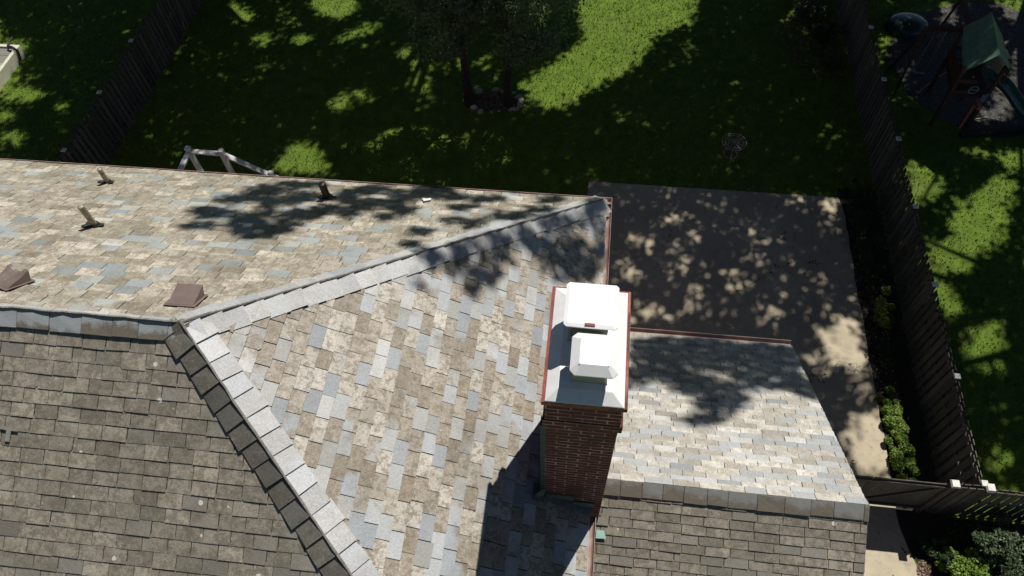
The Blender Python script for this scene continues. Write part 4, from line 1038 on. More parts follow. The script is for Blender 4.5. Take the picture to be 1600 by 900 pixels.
# ------------------------------------------------------------------ tall trees beyond the frame whose crowns shade garden and roof
KX, KY = sdir.x / sdir.z, sdir.y / sdir.z
LIT=[(-203,1064,-276,1156,-314,1200,-216,1321,-104,1466,-154,1685,-196,1927,370,1960,338,1717,307,1566,221,1524,176,1479,112,1328,80,1284,-13,1207,-64,1172,-93,1129,-154,1098),(-1039,735,-1027,831,-1004,884,-913,903,-858,831,-804,749),(-920,1604,-926,1545,-970,1506,-1035,1502,-1097,1533,-1134,1590,-1130,1652,-1085,1693,-1018,1697,-954,1663),(-813,1506,-820,1471,-859,1427,-915,1392,-966,1378,-994,1390,-988,1424,-950,1467,-893,1504,-841,1519),(-1058,1407,-1057,1377,-1073,1353,-1102,1343,-1132,1350,-1151,1373,-1153,1403,-1137,1428,-1108,1438,-1077,1430),(-1200,1383,-1199,1351,-1216,1331,-1244,1329,-1274,1346,-1293,1377,-1294,1409,-1277,1431,-1248,1433,-1219,1414),(-1304,1491,-1314,1456,-1347,1445,-1391,1463,-1429,1503,-1447,1550,-1438,1587,-1404,1598,-1359,1579,-1321,1538),(-1408,1565,-1411,1540,-1435,1523,-1472,1521,-1507,1533,-1527,1557,-1524,1582,-1500,1599,-1463,1602,-1427,1588),(-677,1356,-677,1314,-690,1288,-713,1286,-736,1310,-752,1351,-753,1394,-740,1421,-717,1423,-693,1398),(-596,1304,-592,1267,-606,1233,-634,1214,-665,1218,-687,1243,-692,1280,-679,1315,-650,1334,-619,1330),(-576,1180,-580,1148,-602,1126,-634,1124,-664,1141,-681,1173,-677,1206,-655,1228,-622,1231,-592,1212),(-840,1079,-841,1047,-860,1026,-889,1024,-917,1041,-934,1071,-933,1103,-914,1125,-885,1127,-856,1109),(-758,1097,-769,1080,-797,1078,-831,1091,-858,1115,-869,1140,-858,1157,-830,1159,-795,1145,-768,1121),(-451,1304,-458,1282,-483,1268,-515,1265,-544,1276,-558,1296,-551,1318,-526,1333,-493,1336,-464,1325),(-367,1310,-372,1280,-394,1260,-424,1258,-450,1274,-464,1303,-459,1334,-437,1354,-407,1356,-380,1339),(-1859,836,-1860,812,-1885,795,-1926,792,-1967,803,-1992,826,-1992,850,-1967,867,-1925,871,-1884,859),(-1952,934,-1951,911,-1970,895,-2003,892,-2037,904,-2060,926,-2062,950,-2043,966,-2009,968,-1975,956),(-1911,1039,-1912,1006,-1947,983,-2002,979,-2057,995,-2091,1025,-2091,1058,-2056,1082,-2000,1086,-1944,1069),(-2050,1114,-2042,1084,-2053,1065,-2078,1064,-2108,1080,-2131,1108,-2139,1137,-2128,1157,-2103,1159,-2073,1142),(-1797,993,-1794,969,-1807,954,-1833,952,-1860,964,-1880,987,-1883,1011,-1870,1027,-1844,1029,-1816,1016),(-2089,1019,-2039,897,-2038,823,-2085,819,-2165,887,-2250,1006,-2309,1135,-2314,1221,-2262,1225,-2174,1145),(-2213,1320,-2177,1225,-2183,1166,-2228,1163,-2296,1217,-2364,1310,-2406,1409,-2402,1475,-2353,1478,-2280,1418),(1003,826,968,787,929,777,902,799,896,846,915,901,951,942,991,952,1019,928,1023,880),(967,935,956,911,935,895,912,893,897,906,894,929,905,953,926,970,949,972,964,958),(1159,691,1110,631,1049,609,998,630,976,690,991,767,1041,831,1106,855,1158,830,1178,767),(1230,861,1205,815,1163,785,1119,781,1091,805,1087,849,1111,896,1154,928,1199,931,1228,905),(1061,625,1038,571,1002,537,965,534,942,563,941,614,964,670,1001,707,1039,710,1062,678),(955,605,940,559,918,530,897,528,886,554,888,599,903,646,926,676,947,678,958,651),(971,489,954,451,926,427,897,424,878,444,876,481,893,520,921,546,951,548,970,527),(989,441,975,414,951,396,924,394,906,408,903,433,917,460,942,478,969,481,987,466),(1083,367,1066,319,1026,278,978,260,939,270,924,305,939,353,979,395,1029,415,1069,404),(1039,266,1026,246,1000,233,972,230,952,239,948,257,961,277,986,291,1015,293,1035,284),(999,27,984,0,959,-18,933,-21,916,-7,913,19,928,46,953,65,980,68,997,53),(1016,151,1006,125,992,108,980,106,975,122,977,147,987,174,1001,192,1013,193,1019,177),(1311,995,1288,956,1250,931,1210,927,1184,947,1180,984,1202,1023,1241,1050,1282,1053,1308,1032),(1204,1018,1189,1000,1160,987,1127,984,1103,993,1097,1009,1111,1027,1140,1040,1173,1043,1198,1034),(1349,1278,1323,1223,1285,1188,1248,1185,1226,1216,1227,1269,1252,1326,1291,1363,1330,1366,1352,1333),(1294,1204,1275,1172,1235,1143,1189,1128,1153,1133,1141,1155,1159,1188,1199,1217,1246,1233,1283,1228),(1394,1437,1365,1350,1334,1296,1312,1294,1308,1345,1322,1432,1352,1523,1384,1582,1407,1584,1411,1527),(1443,1573,1421,1524,1388,1493,1357,1491,1339,1518,1342,1566,1363,1617,1397,1650,1429,1652,1446,1622),(1509,1737,1483,1689,1440,1658,1397,1655,1368,1681,1366,1727,1391,1777,1435,1809,1480,1812,1508,1784),(1431,1769,1416,1742,1391,1724,1364,1723,1347,1737,1344,1763,1359,1790,1385,1808,1412,1810,1429,1795),(993,1307,980,1276,964,1259,951,1261,947,1283,952,1316,965,1347,981,1365,994,1362,998,1340),(974,1500,950,1465,927,1452,913,1466,914,1501,929,1545,954,1581,978,1594,991,1580,990,1543),(926,1420,918,1394,904,1378,890,1377,882,1392,881,1417,889,1442,903,1459,917,1460,926,1445),(1019,1384,1011,1363,998,1350,984,1349,975,1361,975,1381,982,1402,996,1416,1010,1417,1019,1405),(1232,1671,1216,1641,1190,1621,1162,1619,1144,1636,1141,1665,1156,1696,1182,1717,1211,1719,1229,1701),(1225,1737,1212,1710,1188,1693,1163,1691,1146,1706,1143,1731,1156,1758,1180,1776,1206,1778,1223,1763),(924,1231,918,1215,908,1205,897,1205,890,1213,889,1228,895,1244,905,1254,916,1255,923,1246),(1257,676,1221,572,1184,509,1160,507,1156,566,1174,668,1210,778,1250,851,1277,853,1279,784),(847,1447,838,1413,823,1391,809,1390,801,1410,801,1444,810,1479,824,1502,839,1503,847,1482),(1290,1462,1277,1428,1258,1406,1242,1405,1233,1425,1236,1458,1249,1493,1267,1516,1284,1517,1293,1496),(1297,1563,1285,1536,1265,1519,1246,1518,1233,1533,1233,1559,1245,1586,1265,1604,1285,1605,1297,1590),(1363,1561,1352,1537,1336,1521,1321,1520,1312,1534,1313,1558,1323,1582,1340,1598,1355,1599,1364,1585),(926,830,901,764,878,725,864,727,865,769,881,837,906,905,931,947,945,945,943,899),(991,-55,972,-72,930,-85,881,-90,843,-85,830,-72,849,-55,892,-41,942,-36,980,-41),(893,895,884,872,870,857,855,855,845,869,844,891,853,915,867,931,882,932,892,918),(274,687,266,668,247,655,224,653,205,663,198,680,205,699,224,712,248,714,267,705),(223,753,219,737,210,727,199,726,190,735,187,750,190,766,199,777,211,778,220,769),(134,585,129,573,115,565,96,563,82,569,76,580,81,592,95,601,114,602,129,597),(159,576,155,564,146,556,134,555,124,562,120,573,124,585,133,593,145,594,155,587),(311,612,305,597,290,587,272,586,258,593,252,607,258,623,273,633,291,635,306,627),(251,573,245,557,230,546,210,544,195,552,189,567,195,584,211,595,230,597,246,588),(289,529,284,518,270,510,254,508,240,514,235,525,241,536,254,544,271,546,284,540),(267,499,262,488,250,480,235,478,222,484,218,495,223,506,235,514,250,515,263,510),(230,481,226,469,216,462,205,461,196,467,192,477,196,488,205,496,217,497,226,491),(134,490,134,468,120,446,98,435,76,437,63,452,64,474,78,496,100,508,121,506),(92,512,89,500,79,493,68,492,58,498,54,508,57,520,66,528,78,529,88,523),(458,670,453,654,442,644,429,643,419,651,415,666,420,681,432,692,445,693,455,684),(437,626,433,613,424,604,413,603,405,610,403,623,407,636,416,645,427,646,435,639),(498,624,492,609,480,599,466,598,455,606,452,620,457,635,469,646,484,647,495,639),(288,422,282,401,270,387,255,385,244,397,239,418,244,440,257,454,272,456,284,443),(269,363,265,349,255,339,242,338,233,346,229,360,233,374,243,384,256,385,265,377),(182,374,181,352,165,332,142,319,119,320,106,334,108,355,123,376,147,389,169,388),(130,320,125,307,113,299,97,297,84,304,79,316,83,329,96,338,112,339,125,333),(505,390,502,369,487,350,465,338,445,340,434,354,437,375,452,395,474,407,494,405),(413,459,408,443,397,432,383,430,372,439,369,455,374,472,386,483,400,484,410,475),(385,484,381,469,374,459,364,458,358,467,355,481,359,497,367,507,376,507,383,499),(632,498,626,480,615,468,602,467,593,477,591,494,597,512,609,524,621,526,630,515),(716,429,709,409,698,397,686,395,677,406,676,426,683,446,694,459,707,460,715,449),(507,447,502,436,493,429,482,428,473,433,470,443,475,454,484,462,496,463,504,457),(376,375,373,365,364,358,354,357,346,363,344,372,347,383,356,390,366,391,374,385),(616,779,606,766,585,758,561,758,542,768,537,782,547,796,568,804,593,803,611,794),(714,756,703,741,681,733,658,737,641,750,638,768,650,784,672,792,695,788,712,775),(355,747,351,736,339,728,326,727,315,733,311,743,316,755,327,762,341,764,352,758),(348,341,344,331,335,324,324,323,315,328,312,338,316,348,325,355,336,356,345,351),(222,339,217,323,204,313,189,311,176,320,171,334,176,350,189,361,205,362,217,354),(684,706,678,693,665,685,651,684,640,690,637,702,643,714,655,723,670,724,681,717),(477,573,474,564,466,558,457,558,450,562,447,570,451,579,459,585,468,586,475,581),(453,538,448,522,438,512,426,511,418,519,415,534,419,550,430,560,441,562,450,553),(267,669,257,658,231,649,199,647,173,651,163,660,173,672,199,681,232,683,258,679),(320,493,317,483,309,477,300,476,293,481,290,490,293,500,301,507,310,508,317,502),(319,429,316,419,309,412,300,411,292,417,290,427,293,438,301,445,310,446,317,440),(316,378,312,367,303,360,292,359,283,365,280,375,284,385,293,392,304,393,313,388),(707,316,687,293,659,285,632,294,617,318,619,348,639,372,668,380,696,370,710,345),(655,284,645,259,624,242,600,240,583,253,579,276,589,301,610,319,634,321,651,307),(703,261,691,234,668,216,643,213,624,227,620,253,631,280,654,298,680,301,699,286),(618,225,612,208,599,197,584,196,573,205,570,220,577,237,590,249,605,250,616,241),(705,189,694,157,676,136,658,134,646,152,644,183,654,216,673,238,692,240,704,221),(672,371,666,356,652,345,637,344,625,352,622,367,629,382,643,393,658,395,670,386),(620,328,614,315,603,306,590,305,580,312,577,324,583,336,594,345,607,346,617,340),(579,249,573,232,561,221,549,219,539,228,537,245,543,262,554,273,567,274,576,265),(772,401,762,367,747,345,731,344,722,363,722,396,732,430,748,453,764,454,773,434),(788,504,783,490,772,481,761,480,753,487,752,501,757,514,768,524,779,525,787,517),(740,542,734,520,725,505,716,504,710,517,711,539,717,562,726,577,735,577,741,564),(729,263,723,244,713,231,702,230,695,241,695,260,701,279,711,292,722,293,729,282),(620,87,645,114,672,97,704,151,730,123,720,-61,631,-65,615,5,601,57),(729,191,755,185,766,126,778,46,772,-63,713,-69,721,89),(-2437,1305,-2121,1327,-2082,1221,-2059,1021,-2198,978),(606,-95,1143,-13,1116,-344,456,-532)]
DIM=[(-1163,1253,-1163,1229,-1177,1214,-1200,1212,-1223,1225,-1238,1247,-1238,1271,-1224,1287,-1201,1289,-1178,1276),(-1319,1304,-1319,1282,-1335,1267,-1360,1265,-1385,1277,-1400,1298,-1400,1320,-1385,1336,-1359,1337,-1334,1325),(-1408,1284,-1409,1264,-1424,1250,-1449,1249,-1474,1259,-1489,1278,-1489,1298,-1473,1311,-1447,1313,-1422,1302),(-1178,1158,-1179,1142,-1192,1131,-1211,1129,-1230,1138,-1242,1154,-1241,1170,-1228,1181,-1209,1183,-1190,1174),(-1299,1176,-1302,1159,-1320,1147,-1348,1145,-1373,1153,-1388,1169,-1385,1186,-1366,1198,-1339,1200,-1313,1191),(-1476,1386,-1472,1365,-1481,1343,-1501,1328,-1522,1326,-1539,1338,-1543,1359,-1534,1381,-1515,1396,-1493,1398),(-1169,1504,-1181,1488,-1208,1490,-1240,1511,-1265,1542,-1274,1573,-1262,1590,-1235,1587,-1202,1566,-1177,1534),(-1121,1469,-1123,1446,-1139,1430,-1165,1428,-1190,1441,-1205,1464,-1204,1487,-1187,1503,-1161,1505,-1136,1492),(-948,1146,-949,1130,-959,1119,-975,1118,-991,1127,-1000,1142,-1000,1159,-989,1170,-973,1171,-957,1162),(-979,1326,-977,1307,-987,1285,-1005,1268,-1024,1263,-1038,1271,-1040,1289,-1030,1311,-1012,1328,-992,1334),(-619,978,-625,963,-646,952,-674,950,-698,957,-710,971,-704,986,-683,997,-655,1000,-630,992),(-775,858,-784,835,-799,827,-815,836,-825,859,-825,887,-816,910,-800,918,-784,909,-775,886),(-516,1259,-516,1230,-527,1211,-543,1210,-559,1227,-569,1256,-569,1285,-558,1305,-542,1306,-526,1288),(-570,1102,-572,1075,-585,1057,-605,1055,-624,1071,-635,1097,-635,1125,-621,1143,-601,1145,-581,1129),(-345,1230,-349,1209,-367,1195,-390,1193,-410,1204,-420,1224,-416,1245,-399,1259,-375,1261,-354,1249),(-397,1178,-400,1154,-415,1138,-435,1136,-453,1150,-463,1173,-460,1197,-446,1214,-426,1215,-407,1201),(-242,1097,-245,1074,-257,1059,-274,1057,-289,1070,-297,1093,-294,1116,-282,1131,-265,1133,-250,1119),(150,1068,143,1054,127,1045,107,1044,90,1050,83,1063,89,1076,106,1085,126,1087,143,1080),(82,1113,79,1090,63,1069,39,1058,17,1061,6,1077,8,1100,25,1121,49,1133,71,1129),(1,1042,-4,1027,-16,1017,-33,1015,-46,1023,-52,1037,-48,1052,-35,1063,-19,1064,-5,1056),(-37,836,-41,825,-54,816,-71,815,-86,821,-92,832,-87,844,-74,852,-57,854,-43,848),(1,821,-3,806,-15,796,-31,795,-44,803,-49,817,-45,832,-33,843,-18,844,-5,836),(446,1091,440,1068,426,1054,410,1053,398,1065,394,1087,400,1110,414,1125,430,1126,442,1113),(393,1044,389,1024,378,1011,366,1010,357,1021,354,1041,359,1061,369,1074,381,1075,390,1063),(394,920,388,901,375,888,359,887,347,897,343,916,349,935,362,948,378,949,390,938),(413,882,406,869,389,861,369,859,353,865,347,876,354,888,371,897,391,899,408,893),(610,1192,604,1175,593,1163,579,1162,569,1172,566,1189,572,1207,584,1218,598,1219,608,1209),(717,1061,709,1032,695,1013,681,1012,671,1029,670,1057,678,1087,692,1106,706,1107,716,1090),(279,1363,272,1346,253,1335,230,1333,211,1342,204,1358,211,1375,230,1387,254,1389,272,1380),(318,1481,316,1455,299,1423,273,1399,248,1390,234,1401,235,1426,252,1458,278,1483,303,1492),(688,1664,677,1621,657,1594,637,1593,622,1618,619,1660,630,1704,650,1732,671,1733,686,1707),(-2089,1186,-2076,1152,-2079,1130,-2097,1129,-2122,1148,-2145,1182,-2158,1217,-2155,1239,-2138,1241,-2112,1220),(-1961,1127,-1960,1106,-1979,1091,-2011,1089,-2042,1100,-2063,1120,-2064,1141,-2045,1156,-2013,1158,-1981,1147),(-1875,777,-1877,762,-1899,752,-1930,749,-1961,756,-1978,769,-1976,783,-1955,794,-1922,797,-1892,790),(-2064,1405,-2060,1387,-2068,1374,-2084,1373,-2103,1384,-2118,1402,-2122,1421,-2114,1433,-2098,1434,-2078,1424),(-2003,1391,-1997,1367,-2002,1352,-2017,1351,-2035,1365,-2051,1387,-2058,1411,-2053,1426,-2038,1427,-2019,1414),(-1858,1068,-1856,1054,-1864,1045,-1879,1044,-1896,1051,-1907,1065,-1910,1079,-1901,1089,-1886,1090,-1869,1082),(-1524,1296,-1521,1272,-1531,1256,-1549,1255,-1570,1268,-1586,1292,-1589,1317,-1580,1333,-1561,1334,-1539,1320),(-1361,980,-1359,961,-1367,949,-1383,947,-1400,958,-1413,976,-1415,995,-1406,1008,-1390,1009,-1373,999),(-1315,961,-1310,946,-1315,927,-1327,912,-1343,907,-1355,913,-1361,928,-1356,947,-1344,962,-1328,967),(-1346,820,-1347,807,-1357,799,-1374,797,-1391,804,-1401,815,-1400,828,-1389,836,-1372,838,-1356,831),(-1484,910,-1480,890,-1485,877,-1498,876,-1513,887,-1526,907,-1530,928,-1525,941,-1512,942,-1496,930),(743,1560,733,1537,713,1522,689,1520,672,1533,667,1555,676,1578,697,1593,721,1595,738,1582),(755,1491,748,1465,735,1448,723,1447,714,1463,713,1488,720,1515,732,1532,745,1533,754,1518)]
DARK=[(-751,-636,-750,-649,-757,-659,-767,-661,-777,-656,-784,-644,-785,-631,-779,-622,-768,-619,-757,-625),(-747,-696,-749,-712,-760,-724,-778,-728,-795,-722,-805,-710,-805,-694,-793,-682,-775,-678,-757,-683),(-745,-754,-748,-762,-760,-769,-776,-773,-790,-771,-797,-765,-795,-757,-784,-750,-767,-746,-753,-747),(-696,-737,-692,-767,-698,-786,-710,-789,-725,-774,-738,-747,-742,-716,-737,-694,-724,-691,-708,-708),(-720,-616,-721,-630,-729,-640,-742,-643,-754,-638,-762,-626,-761,-612,-753,-602,-740,-599,-728,-604),(-693,-569,-696,-586,-711,-599,-731,-604,-751,-599,-761,-586,-759,-569,-744,-555,-723,-549,-704,-555),(-668,-623,-671,-638,-684,-650,-702,-655,-718,-650,-728,-637,-726,-622,-713,-609,-694,-605,-677,-610),(-668,-757,-667,-777,-674,-791,-686,-793,-699,-784,-708,-766,-709,-745,-703,-730,-690,-727,-677,-737),(-645,-595,-647,-611,-658,-622,-672,-626,-686,-620,-694,-607,-693,-591,-683,-578,-667,-574,-653,-581),(-628,-680,-631,-694,-643,-705,-660,-709,-676,-704,-684,-693,-682,-679,-669,-668,-652,-663,-636,-668),(-597,-590,-598,-605,-606,-617,-618,-619,-629,-613,-635,-599,-634,-583,-626,-571,-614,-568,-603,-575),(-606,-649,-609,-661,-619,-671,-633,-675,-646,-670,-653,-660,-651,-647,-641,-636,-626,-633,-613,-638),(-587,-656,-587,-673,-593,-685,-602,-687,-611,-679,-617,-663,-617,-645,-611,-633,-602,-631,-592,-640),(-564,-611,-566,-630,-575,-643,-587,-646,-599,-637,-605,-621,-604,-602,-596,-588,-582,-585,-570,-594),(-551,-534,-553,-549,-563,-560,-577,-564,-589,-558,-595,-545,-593,-530,-583,-518,-569,-515,-557,-521),(-527,-602,-530,-619,-539,-631,-552,-634,-563,-627,-569,-612,-567,-595,-558,-582,-545,-579,-533,-587),(-490,-551,-496,-568,-511,-581,-531,-586,-548,-580,-556,-566,-551,-549,-536,-535,-515,-530,-498,-536),(-462,-513,-468,-528,-482,-541,-500,-545,-515,-540,-522,-527,-518,-511,-503,-498,-484,-494,-469,-499),(-534,-667,-536,-676,-542,-682,-550,-684,-557,-680,-561,-673,-559,-664,-553,-658,-545,-656,-537,-659),(-489,-719,-490,-730,-495,-737,-502,-739,-508,-734,-511,-724,-510,-713,-505,-705,-498,-704,-492,-709),(-496,-769,-497,-778,-501,-784,-506,-785,-511,-781,-514,-773,-513,-765,-509,-759,-503,-758,-498,-762),(-472,-796,-474,-806,-480,-813,-488,-814,-495,-810,-498,-802,-496,-792,-490,-785,-482,-783,-475,-788),(-448,-547,-452,-564,-464,-576,-478,-580,-490,-573,-496,-559,-492,-542,-481,-529,-466,-525,-453,-532),(-657,-709,-656,-728,-660,-740,-667,-742,-676,-733,-683,-715,-685,-696,-681,-683,-673,-681,-664,-691),(-695,-675,-694,-692,-698,-703,-706,-705,-715,-697,-721,-681,-723,-664,-719,-652,-711,-650,-702,-659),(-574,-550,-578,-563,-590,-574,-607,-578,-622,-574,-629,-564,-625,-551,-613,-540,-596,-536,-581,-540),(-517,-634,-518,-646,-523,-655,-530,-656,-537,-651,-540,-639,-539,-626,-534,-617,-527,-616,-520,-622),(-434,-599,-438,-611,-446,-619,-457,-622,-466,-617,-469,-607,-467,-596,-458,-587,-447,-584,-438,-589),(-386,-546,-392,-557,-408,-567,-426,-571,-442,-569,-448,-561,-442,-549,-427,-540,-407,-535,-392,-537),(-453,-662,-456,-671,-462,-678,-470,-679,-477,-676,-480,-669,-478,-660,-471,-653,-463,-651,-456,-655),(-305,-526,-310,-537,-320,-546,-333,-549,-342,-545,-346,-536,-341,-525,-331,-516,-318,-513,-308,-517),(-248,-545,-253,-565,-263,-579,-273,-581,-279,-571,-281,-553,-275,-533,-266,-519,-255,-516,-248,-527),(-357,-620,-362,-635,-375,-646,-391,-650,-403,-644,-408,-632,-403,-617,-390,-605,-374,-601,-361,-607),(-322,-577,-328,-594,-342,-615,-359,-631,-373,-637,-379,-630,-374,-613,-360,-592,-342,-576,-328,-569),(-414,-650,-417,-663,-426,-680,-437,-693,-447,-698,-452,-693,-449,-680,-441,-663,-429,-650,-419,-645),(-653,-534,-658,-546,-675,-557,-697,-562,-717,-560,-726,-552,-721,-540,-705,-529,-682,-524,-662,-526),(-670,-765,-672,-777,-684,-786,-700,-790,-715,-786,-723,-777,-721,-764,-710,-754,-693,-751,-678,-755),(-656,-744,-656,-753,-660,-759,-666,-761,-673,-757,-677,-748,-677,-739,-673,-733,-666,-731,-660,-735),(-422,-735,-422,-743,-429,-756,-439,-769,-449,-777,-455,-777,-455,-769,-449,-756,-439,-743,-428,-735),(-395,-738,-396,-751,-400,-762,-407,-768,-414,-765,-418,-756,-418,-743,-413,-732,-406,-726,-399,-729),(-407,-767,-409,-775,-415,-783,-422,-789,-429,-791,-433,-787,-431,-779,-426,-771,-418,-765,-411,-763),(-435,-785,-436,-792,-440,-800,-446,-804,-452,-804,-455,-800,-454,-792,-450,-785,-444,-780,-438,-780),(-454,-784,-455,-790,-461,-797,-468,-802,-475,-805,-478,-803,-476,-797,-471,-790,-463,-785,-457,-782),(-306,-598,-308,-608,-317,-624,-331,-641,-344,-652,-351,-653,-349,-644,-340,-627,-326,-610,-313,-599),(-358,-664,-359,-673,-365,-682,-373,-688,-380,-689,-383,-684,-381,-676,-376,-667,-368,-660,-361,-659),(-323,-662,-326,-675,-335,-689,-348,-698,-358,-700,-363,-693,-361,-680,-351,-666,-339,-656,-328,-655),(-297,-645,-300,-659,-309,-672,-320,-681,-330,-682,-335,-675,-332,-662,-324,-648,-312,-639,-302,-638),(-272,-617,-276,-630,-286,-644,-299,-655,-310,-657,-315,-651,-312,-639,-302,-625,-288,-614,-277,-611),(-247,-624,-251,-641,-261,-658,-274,-668,-286,-668,-291,-657,-288,-640,-278,-623,-264,-612,-252,-613),(-245,-592,-245,-611,-249,-626,-254,-629,-259,-621,-261,-605,-261,-585,-258,-570,-252,-566,-247,-574),(-306,-681,-309,-689,-317,-699,-327,-706,-335,-709,-339,-706,-337,-699,-329,-689,-319,-681,-310,-678),(-379,-712,-380,-721,-383,-729,-388,-733,-393,-731,-396,-726,-395,-717,-392,-709,-387,-705,-382,-706),(-273,-581,-276,-588,-285,-599,-296,-608,-305,-612,-309,-610,-306,-602,-297,-592,-286,-583,-276,-578),(-418,-798,-418,-805,-421,-811,-425,-813,-429,-812,-431,-808,-431,-801,-428,-795,-424,-793,-420,-794),(-265,-660,-268,-670,-278,-681,-289,-690,-299,-693,-303,-689,-300,-680,-291,-668,-279,-659,-269,-656),(-383,-696,-386,-702,-393,-711,-402,-718,-410,-722,-414,-720,-412,-713,-404,-705,-395,-697,-387,-694),(-483,-833,-484,-837,-487,-841,-492,-844,-496,-845,-498,-844,-497,-841,-493,-837,-489,-834,-485,-832),(-394,-767,-395,-773,-399,-779,-404,-783,-408,-783,-411,-779,-410,-773,-406,-767,-401,-763,-397,-763),(-42,-506,-54,-524,-79,-539,-107,-544,-128,-539,-134,-524,-123,-505,-98,-490,-69,-484,-47,-491),(-85,-559,-94,-578,-112,-592,-131,-596,-145,-588,-148,-571,-139,-551,-121,-536,-101,-533,-87,-541),(-26,-543,-39,-568,-62,-586,-86,-591,-102,-580,-106,-558,-94,-533,-71,-514,-45,-509,-28,-520),(33,-536,15,-567,-13,-589,-43,-595,-63,-582,-67,-555,-51,-524,-22,-500,10,-494,31,-508),(77,-545,59,-578,29,-601,0,-606,-20,-593,-22,-564,-4,-530,26,-505,58,-499,77,-514),(119,-546,100,-578,73,-601,47,-605,30,-591,30,-562,48,-529,76,-504,105,-499,121,-515),(133,-517,119,-545,102,-563,87,-566,79,-553,83,-527,96,-498,114,-478,131,-475,138,-490),(86,-604,73,-620,47,-633,18,-639,-3,-634,-8,-622,4,-606,31,-592,61,-587,82,-591),(109,-604,99,-621,87,-633,75,-635,69,-627,71,-611,80,-593,93,-581,105,-578,111,-587),(-110,-615,-118,-633,-132,-646,-147,-648,-157,-640,-159,-625,-152,-607,-138,-594,-123,-591,-112,-599),(-59,-606,-70,-626,-91,-642,-114,-646,-131,-638,-135,-620,-124,-599,-103,-583,-79,-578,-62,-587),(-32,-626,-41,-644,-57,-656,-74,-659,-86,-652,-88,-637,-79,-619,-63,-606,-45,-603,-33,-610),(4,-642,-6,-659,-25,-672,-44,-676,-58,-669,-60,-654,-51,-637,-32,-624,-12,-620,2,-627),(6,-669,0,-681,-8,-689,-17,-690,-23,-685,-23,-675,-17,-663,-8,-655,1,-653,7,-659),(-27,-688,-34,-699,-48,-708,-64,-711,-74,-707,-77,-697,-70,-685,-56,-676,-40,-673,-29,-678),(-56,-732,-63,-742,-75,-749,-89,-752,-99,-748,-101,-740,-95,-730,-82,-723,-68,-720,-58,-724),(-41,-729,-45,-739,-53,-745,-60,-747,-65,-742,-65,-734,-60,-724,-53,-717,-45,-716,-41,-721),(-18,-700,-22,-709,-29,-715,-36,-716,-39,-712,-39,-704,-35,-695,-29,-689,-22,-688,-18,-692),(-57,-654,-63,-663,-75,-671,-89,-674,-98,-670,-101,-662,-95,-652,-83,-644,-69,-642,-59,-645),(-143,-655,-146,-662,-152,-667,-159,-668,-164,-665,-165,-659,-162,-652,-156,-646,-149,-645,-144,-648),(38,-479,25,-492,-2,-504,-34,-510,-58,-508,-65,-499,-53,-485,-26,-473,7,-467,31,-469),(125,-485,109,-499,76,-512,39,-519,10,-518,1,-509,16,-496,49,-482,87,-475,116,-476),(108,-623,100,-642,90,-654,84,-655,82,-645,86,-627,94,-608,104,-595,111,-593,113,-604)]

def inside(u, v, polys):
    r = np.zeros(len(u), bool)
    for p in polys:
        q = np.array(p) / 100.0 if True else p
        x0_, y0_ = q.min(0); x1_, y1_ = q.max(0)
        c = (u >= x0_) & (u <= x1_) & (v >= y0_) & (v <= y1_)
        idx = np.nonzero(c)[0]
        if len(idx) == 0: continue
        uu = u[idx]; vv = v[idx]; ins = np.zeros(len(idx), bool); j = len(q) - 1
        for i in range(len(q)):
            yi, yj = q[i, 1], q[j, 1]
            cr = ((yi > vv) != (yj > vv)) & (uu < (q[j, 0] - q[i, 0]) * (vv - yi) / (yj - yi + 1e-12) + q[i, 0]); ins ^= cr; j = i
        r[idx] |= ins
    return r
def paired(L_): return [list(zip(p[0::2], p[1::2])) for p in L_]
LITP = paired(LIT); DKP = paired(DARK)
g = np.random.default_rng(77)
TREES = [  # trunk x,y, lobes: (centre, radii)
    ((-29, 15), (-25, 14, 13), (8, 9, 5)), ((-22, 22), (-20, 20, 13), (7.5, 9, 5)), ((-12.5, 21.5), (-11, 18, 14), (7.5, 9.5, 5.5)),
    ((-3.5, 22), (-2.5, 18, 15), (7.5, 10, 5.5)), ((8.5, 22), (6, 18, 14.5), (7.5, 9.5, 6)), ((16.5, 21), (15, 20, 13), (7.5, 9, 5.5)),
    ((18, 11), (13, 12, 15.5), (8.5, 7.5, 5)), ((18.5, 2), (15, 5.5, 14.5), (7.5, 6.5, 5))]
N = 520000
u = g.uniform(-26, 17, N); v = g.uniform(-3.5, 20, N)
keep = ~((u < -.6) & (v < 5.0) & (v > -3.6) & (g.random(N) < .75))
inl = inside(u + g.normal(0, .17, N), v + g.normal(0, .17, N), LITP)
ind = inside(u + g.normal(0, .2, N), v + g.normal(0, .2, N), paired(DIM))
keep &= ~(ind & (g.random(N) < .78))
keep &= ~inl
keep &= ~((((u + 3.9) / 1.25) ** 2 + ((v - 8.3) / 1.6) ** 2 < 1) & (g.random(N) < .9))
keep &= ~((((u + 6.0) / 1.5) ** 2 + ((v - 8.6) / 1.3) ** 2 < 1) & (g.random(N) < .85) )
keep &= ~((u > -.3) & (u < 7.0) & (v > -1) & (v < 7.9) & (g.random(N) < .14 + .14 * np.sin(u * 2.1 + 1) * np.cos(v * 1.7)))
